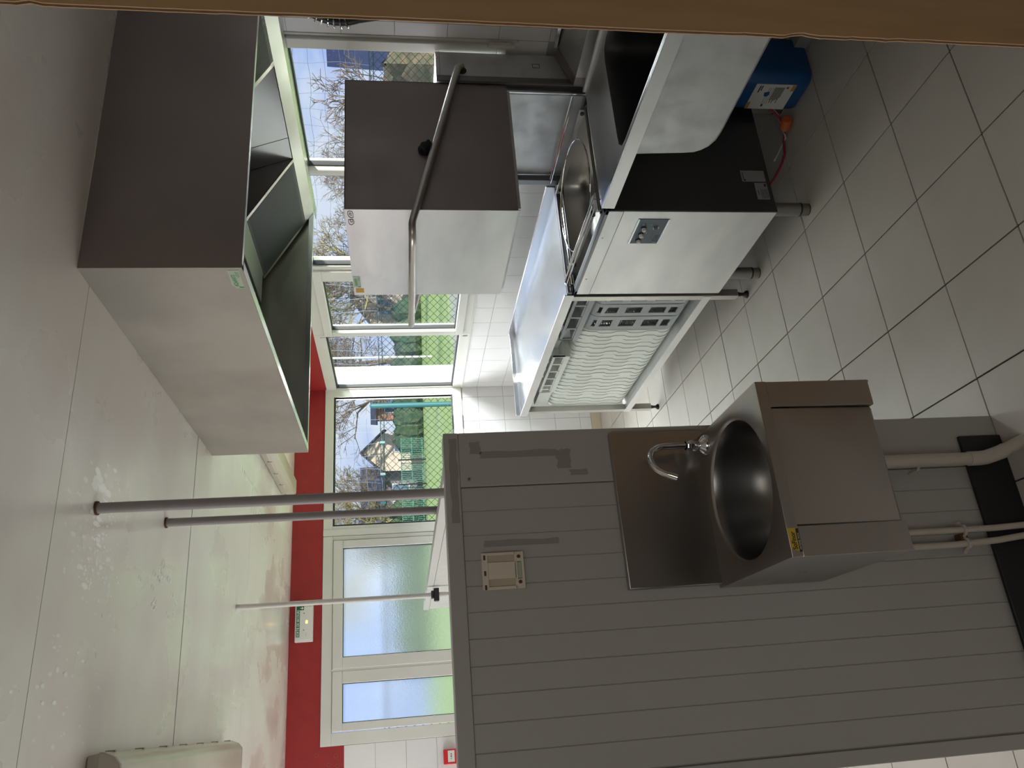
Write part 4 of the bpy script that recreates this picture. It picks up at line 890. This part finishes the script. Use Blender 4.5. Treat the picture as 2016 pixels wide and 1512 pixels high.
# top with a rounded rectangular cut-out, continued down as the basin
bx0, bx1, by0, by1 = 1.676, 2.135, 1.10, 2.006; n = 64
def rr2(ins, r):
    P = rrect(bx0+ins, bx1-ins, by0+ins, by1-ins, r, 7); return resample(P, n)
top = B(); inner = rr2(0, .05); cx, cy = (bx0+bx1)/2, (by0+by1)/2; outer = []
for p in inner:
    dx, dy = p[0]-cx, p[1]-cy; t = min((sx1-cx)/dx if dx > 1e-6 else 99, (sx0-cx)/dx if dx < -1e-6 else 99, (sy1-cy)/dy if dy > 1e-6 else 99, (sy0-cy)/dy if dy < -1e-6 else 99)
    outer.append((cx+dx*t, cy+dy*t))
for c in ((sx0, sy0), (sx1, sy0), (sx1, sy1), (sx0, sy1)):
    k = min(range(n), key=lambda i: (outer[i][0]-c[0])**2+(outer[i][1]-c[1])**2); outer[k] = c
vs = [(p[0], p[1], sz) for p in outer]+[(p[0], p[1], sz) for p in inner]
top.add(vs, [(k, (k+1) % n, n+(k+1) % n, n+k) for k in range(n)])
part('table_top', top, 'steel', sk)
bas = B(); prof = [(0, .05, sz), (.003, .05, sz-.006), (.006, .055, .80), (.010, .06, .66), (.022, .06, .62), (.05, .055, .600), (.10, .05, .592)]
vs = []
for ins, r, z in prof: vs += [(p[0], p[1], z) for p in rr2(ins, r)]
bas.add(vs, [(i*n+k, i*n+(k+1) % n, (i+1)*n+(k+1) % n, (i+1)*n+k) for i in range(len(prof)-1) for k in range(n)], True)
bas.add([(p[0], p[1], .592) for p in rr2(.10, .05)], [tuple(range(n))])
part('basin_inside', bas, 'steel_tank_shaded', sk)
# outer basin skin: rounded lower corners
skin = [(1.06, .826), (1.06, .60), (1.08, .568), (1.12, .558), (1.90, .558), (1.935, .562), (1.966, .576), (1.985, .596), (1.996, .622), (2.000, .655), (2.010, .826)]
ob = B(); m_ = len(skin); xa, xb_ = bx0-.006, bx1+.02
ins_ = .012   # front and rear skins, with a soft rounded edge towards the sides and the bottom
cyk, czk = 1.5, .70
def inset(p, d): return (p[0]+(d if p[0] < cyk else -d)*(1 if abs(p[0]-cyk) > .3 else 0), p[1]+(d if p[1] < .62 else 0))
rings_ = [[(xa, *inset(p, ins_)) for p in skin], [(xa+.004, *inset(p, ins_*.35)) for p in skin], [(xa+ins_, *p) for p in skin], [(xb_, *p) for p in skin]]
vs = [q for r_ in rings_ for q in r_]
ob.add(vs, [(k*m_+i, k*m_+i+1, (k+1)*m_+i+1, (k+1)*m_+i) for k in range(3) for i in range(m_-1)], True)
ob.add(rings_[0], [tuple(range(m_))], True).add(rings_[3], [tuple(range(m_))[::-1]])
part('basin_outside', ob, 'steel_matt', sk)
part('apron', B().box(sx0-.002, sx0, sy0, sy1, .826, sz+.001).box(sx0, sx1, sy1-.002, sy1, .840, sz), 'steel_front', sk, bevel=.0008)
part('rolled_edge', B().box(sx0-.002, sx0+.012, sy0, sy1, sz, sz+.004), 'steel_bright', sk, bevel=.0015)
part('rear_lip', B().box(2.188, 2.20, sy0, sy1, sz, sz+.010), 'steel_front', sk)
part('upstand', B().prism([(2.20, .835), (2.275, .835), (2.275, .896), (2.44, .955), (2.44, .94), (2.29, .880), (2.29, .82), (2.20, .82)], 'y', sy0, 2.285), 'steel', sk)
part('upstand_end', B().prism([(2.275, .835), (2.275, .897), (2.425, .953), (2.425, .87)], 'y', 2.285, 2.330), 'steel_side', sk)
part('upstand_fold', B().box(2.425, 2.44, sy0, 2.285, .955, .968), 'steel_bright', sk)
part('rear_leg', B().box(2.15, 2.19, 1.05, 1.09, 0, .82), 'steel', sk)
part('front_leg', B().box(1.68, 1.72, 1.05, 1.09, 0, .82), 'steel', sk)
dn = thing('drain_pipe', 'dull grey drain pipe low on the wall under the sink table', 'pipe', (2.4, 2.0, .04))
part('pipe', B().tube([(2.40, 1.2, .11), (2.40, 2.25, .11)], .036, 20), 'grey_light', dn)
part('socket', B().tube([(2.40, 2.18, .11), (2.40, 2.27, .11)], .042, 20), 'grey_light', dn)
part('lower_channel', B().box(2.31, 2.37, 1.2, 2.27, .0, .05), 'grey_panel', dn)
# pre-rinse spray hose
pr = thing('pre_rinse_spray', 'black pre-rinse hose arched through a steel coil spring', 'tap', (2.40, 1.90, .95))
path = []
for i in range(40):
    a = math.radians(-25+ i*5.6); path.append(Vector((2.36, 1.985+.155*math.cos(a), 1.79+.155*math.sin(a))))
path = path
part('hose', B().tube([tuple(p) for p in path], .0155, 16), 'rubber', pr)
part('riser', B().tube([tuple(path[-1]), (2.36, 1.83, 1.6), (2.36, 1.83, .94)], .014, 16), 'chrome', pr)
part('trigger_hose', B().tube([tuple(path[0]), (2.36, 2.105, 1.64), (2.34, 2.03, 1.52), (2.3, 1.98, 1.45)], .0155, 16), 'rubber', pr)
sprp = []; NT = 24*16
for i in range(NT):
    u = 2+i/(NT-1)*36; k = min(int(u), 38); f_ = u-k; p = path[k].lerp(path[k+1], f_); t = (path[k+1]-path[k]).normalized(); s_ = Vector((1, 0, 0)); q = t.cross(s_)
    a = 2*math.pi*i/16; sprp.append(tuple(p+(s_*math.cos(a)+q*math.sin(a))*.024))
part('coil_spring', B().tube(sprp, .0026, 6), 'chrome', pr)

# ================================================================== SMALL THINGS ON THE FLOOR
cn = thing('detergent_can', 'blue plastic detergent can with a white label under the sink table', 'can', (2.25, 2.235, 0))
def roundbox(x0, x1, y0, y1, prof, r=.035, n=40):
    b = B(); vs = []
    for ins, z in prof: vs += [(p[0], p[1], z) for p in resample(rrect(x0+ins, x1-ins, y0+ins, y1-ins, max(.004, r-ins*.5), 5), n)]
    b.add(vs, [(i*n+k, i*n+(k+1) % n, (i+1)*n+(k+1) % n, (i+1)*n+k) for i in range(len(prof)-1) for k in range(n)], True)
    b.add(vs[:n], [tuple(range(n))[::-1]]); b.add(vs[-n:], [tuple(range(n))]); return b
part('can_body', roundbox(2.158, 2.372, 2.128, 2.318, [(.012, 0), (.003, .006), (0, .02), (0, .245), (.01, .27), (.035, .288), (.06, .295)]), 'blue_can', cn)
part('can_neck', B().lathe([(.028, 0), (.028, .03), (.001, .031)], (2.215, 2.27, .287), 20), 'blue_can', cn)
part('can_handle', B().tube([(2.24, 2.22, .29), (2.26, 2.22, .32), (2.32, 2.22, .322), (2.345, 2.22, .288)], .012, 12), 'blue_can', cn)
lb = part('can_label', B().box(2.1555, 2.1578, 2.168, 2.298, .055, .218), 'label_white', cn, label='white paper label with small print')
pb = B(); px_ = 2.1553
part('label_logo', B().prism([(2.21, .172), (2.228, .167), (2.232, .155), (2.22, .146), (2.205, .152)], 'x', px_-.0004, px_), 'blue_can', lb)
part('label_band', B().box(px_-.0004, px_, 2.168, 2.200, .055, .07), 'orange', lb)
part('label_corner', B().box(px_-.0004, px_, 2.262, 2.298, .206, .218), 'orange', lb)
for k in range(9): pb.box(px_-.0004, px_, 2.182, 2.182+random.uniform(.05, .085), .098+k*.0045, .1005+k*.0045)
for k in range(3): pb.box(px_-.0004, px_, 2.185, 2.27, .142+k*.008, .1432+k*.008)
pb.box(px_-.0004, px_, 2.175, 2.21, .196, .201).box(px_-.0004, px_, 2.175, 2.20, .188, .1925).box(px_-.0004, px_, 2.272, 2.284, .15, .158)
part('label_print', pb, 'dark_print', lb)
part('label_symbol', B().box(px_-.0004, px_, 2.178, 2.188, .082, .091), 'fire_red', lb)
solo('orange_cap', B().lathe([(.001, 0), (.021, 0), (.023, .01), (.023, .045), (.018, .052), (.001, .053)], (0, 0, 0), 20, Matrix.Translation((2.118, 2.36, .024)) @ Matrix.Rotation(math.radians(75), 4, 'X')), 'orange_cap', 'orange plastic cap lying beside the blue can', 'cap')
solo('red_hose', B().tube([(2.345, 2.322, .19), (2.27, 2.325, .145), (2.20, 2.33, .095), (2.15, 2.345, .045), (2.118, 2.385, .014), (2.095, 2.418, .007), (2.070, 2.428, .006), (2.047, 2.436, .006), (2.028, 2.47, .006), (2.018, 2.51, .006), (2.013, 2.56, .006), (2.02, 2.66, .006)], .0048, 12), 'red_hose', 'thin red rubber hose curling over the floor under the dishwasher', 'hose')
solo('clear_hose', B().tube([(2.34, 2.336, .10), (2.24, 2.337, .09), (2.17, 2.345, .05), (2.10, 2.40, .006), (2.08, 2.52, .006)], .0035, 8), 'grey_light', 'thin pale hose next to the red hose', 'hose')

# ================================================================== CARDBOARD SHEET CLOSE TO THE CAMERA
cb = thing('cardboard_sheet', 'tall brown cardboard sheet with a torn edge close to the camera', 'cardboard', (1.05, .755, 0))
r = random.Random(9); zs = [0]; 
while zs[-1] < 2.39: zs.append(min(2.39, zs[-1]+r.uniform(.004, .02)))
def edge(z, j): return .8375+.0008*math.sin(z*9)+j+(.004 if 2.028 < z < 2.05 else 0)+(.0035 if 1.02 < z < 1.06 else 0)
ej = [r.choice((0, 0, 0, .0004, -.0004, .0010, -.0012)) if .85 < z < 1.25 else r.uniform(-.0002, .0003) for z in zs]
L = [(edge(z, j), z) for z, j in zip(zs, ej)]
part('face_liner', B().prism(L+[(1.30, 2.39), (1.30, 0)], 'y', .7495, .7508), 'card', cb)
part('corrugated_edge', B().prism([(x+.0012, z) for x, z in L]+[(1.30, 2.39), (1.30, 0)], 'y', .7509, .7546), 'card_edge', cb)
part('back_liner', B().prism([(x+.0002+r.uniform(-.0003, .0006), z) for x, z in L]+[(1.30, 2.39), (1.30, 0)], 'y', .7547, .756), 'card', cb)

# ================================================================== CEILING LIGHTS, EXIT SIGN, CALL POINT
def fluo(label, x0, x1, y0, y1):
    t = thing('ceiling_light', label, 'light', ((x0+x1)/2, (y0+y1)/2, ZC-.085), 'fluorescent ceiling lights that are off')
    w = x1-x0
    part('housing', B().prism([(x0+.004, ZC-.001), (x0, ZC-.034), (x1, ZC-.034), (x1-.004, ZC-.001)], 'y', y0+.01, y1-.01), 'fixture_base', t, bevel=.003)
    prof = [(x0-.002, ZC-.030), (x0-.002, ZC-.040), (x0+.010, ZC-.068), (x0+.03, ZC-.084), (x1-.03, ZC-.084), (x1-.010, ZC-.068), (x1+.002, ZC-.040), (x1+.002, ZC-.030)]
    part('diffuser', B().prism(prof, 'y', y0+.012, y1-.012), 'fixture', t, bevel=.006, seg=3)
    part('end_cap', B().prism(prof, 'y', y0, y0+.011), 'fixture_base', t, bevel=.003)
    part('end_cap', B().prism(prof, 'y', y1-.011, y1), 'fixture_base', t, bevel=.003)
    for k in range(7):
        yy = y0+.08+k*(y1-y0-.16)/6
        part('clip', B().box(x1-.001, x1+.005, yy-.007, yy+.007, ZC-.046, ZC-.022).box(x0-.005, x0+.001, yy-.007, yy+.007, ZC-.046, ZC-.022), 'fixture_base', t)
fluo('aged fluorescent ceiling light at the left end of the ceiling', -.160, -.005, 2.26, 3.86)
fluo('fluorescent ceiling light partly hidden behind the hood', 1.475, 1.625, 3.72, 5.32)
es = thing('exit_sign', 'white emergency exit light with green lettering on the red band', 'sign', (.70, YB-.02, 2.235))
ey = YB-.045
part('box', B().box(.578, .820, ey, YB-.003, 2.2355, 2.3565), 'white', es, bevel=.004)
part('cover', B().box(.590, .812, ey-.006, ey, 2.2385, 2.3535), 'white', es, bevel=.002)
gs = part('green_strip', B().box(.609, .815, ey-.0075, ey-.006, 2.3235, 2.3475).box(.788, .815, ey-.0075, ey-.006, 2.2965, 2.3235), 'green_sign', es)
text('lettering', 'SORTIE DE SECOURS', .0225, (.6125, ey-.0082, 2.3275), (1, 0, 0), (0, 0, 1), 'white_print', gs, sx=.845, bold=.0004)
part('arrow', B().prism([(.7995, 2.322), (.8035, 2.322), (.8035, 2.308), (.8085, 2.3125), (.8115, 2.3095), (.8015, 2.2985), (.7915, 2.3095), (.7945, 2.3125), (.7995, 2.308)], 'y', ey-.0082, ey-.0075), 'white_print', gs)
part('indicator', B().lathe([(.0075, 0), (.006, .003), (.0005, .004)], (0, 0, 0), 14, Matrix.Translation((.7125, ey-.006, 2.277)) @ Matrix.Rotation(math.pi/2, 4, 'X')).lathe([(.0075, 0), (.006, .003), (.0005, .004)], (0, 0, 0), 14, Matrix.Translation((.7035, ey-.006, 2.277)) @ Matrix.Rotation(math.pi/2, 4, 'X')), 'lamp_glow', es, label='small amber indicator lamp')
part('screw', B().cyl((.7665, ey-.006, 2.2955), (.7665, ey-.0075, 2.2955), .0045, 12).cyl((.6545, ey-.006, 2.2955), (.6545, ey-.0075, 2.2955), .0045, 12).cyl((.630, ey-.006, 2.279), (.630, ey-.0075, 2.279), .0022, 8).cyl((.620, ey-.006, 2.279), (.620, ey-.0075, 2.279), .0022, 8), 'grey_print', es)
fp = thing('fire_call_point', 'red fire alarm call point on the white tiles left of the door', 'alarm', (-.215, YB-.02, 1.283))
part('box', B().box(-.2605, -.1705, YB-.05, YB-.0045, 1.283, 1.373), 'fire_red', fp, bevel=.004)
part('break_glass', B().box(-.247, -.178, YB-.0515, YB-.05, 1.301, 1.345), 'label_white', fp)
part('symbol', B().cyl((-.2, YB-.0516, 1.323), (-.2, YB-.0522, 1.323), .004, 10).cyl((-.2125, YB-.0516, 1.323), (-.2125, YB-.0522, 1.323), .0045, 10).prism([(-.229, 1.3195), (-.222, 1.323), (-.229, 1.3265)], 'y', YB-.0522, YB-.0516), 'dark_print', fp)
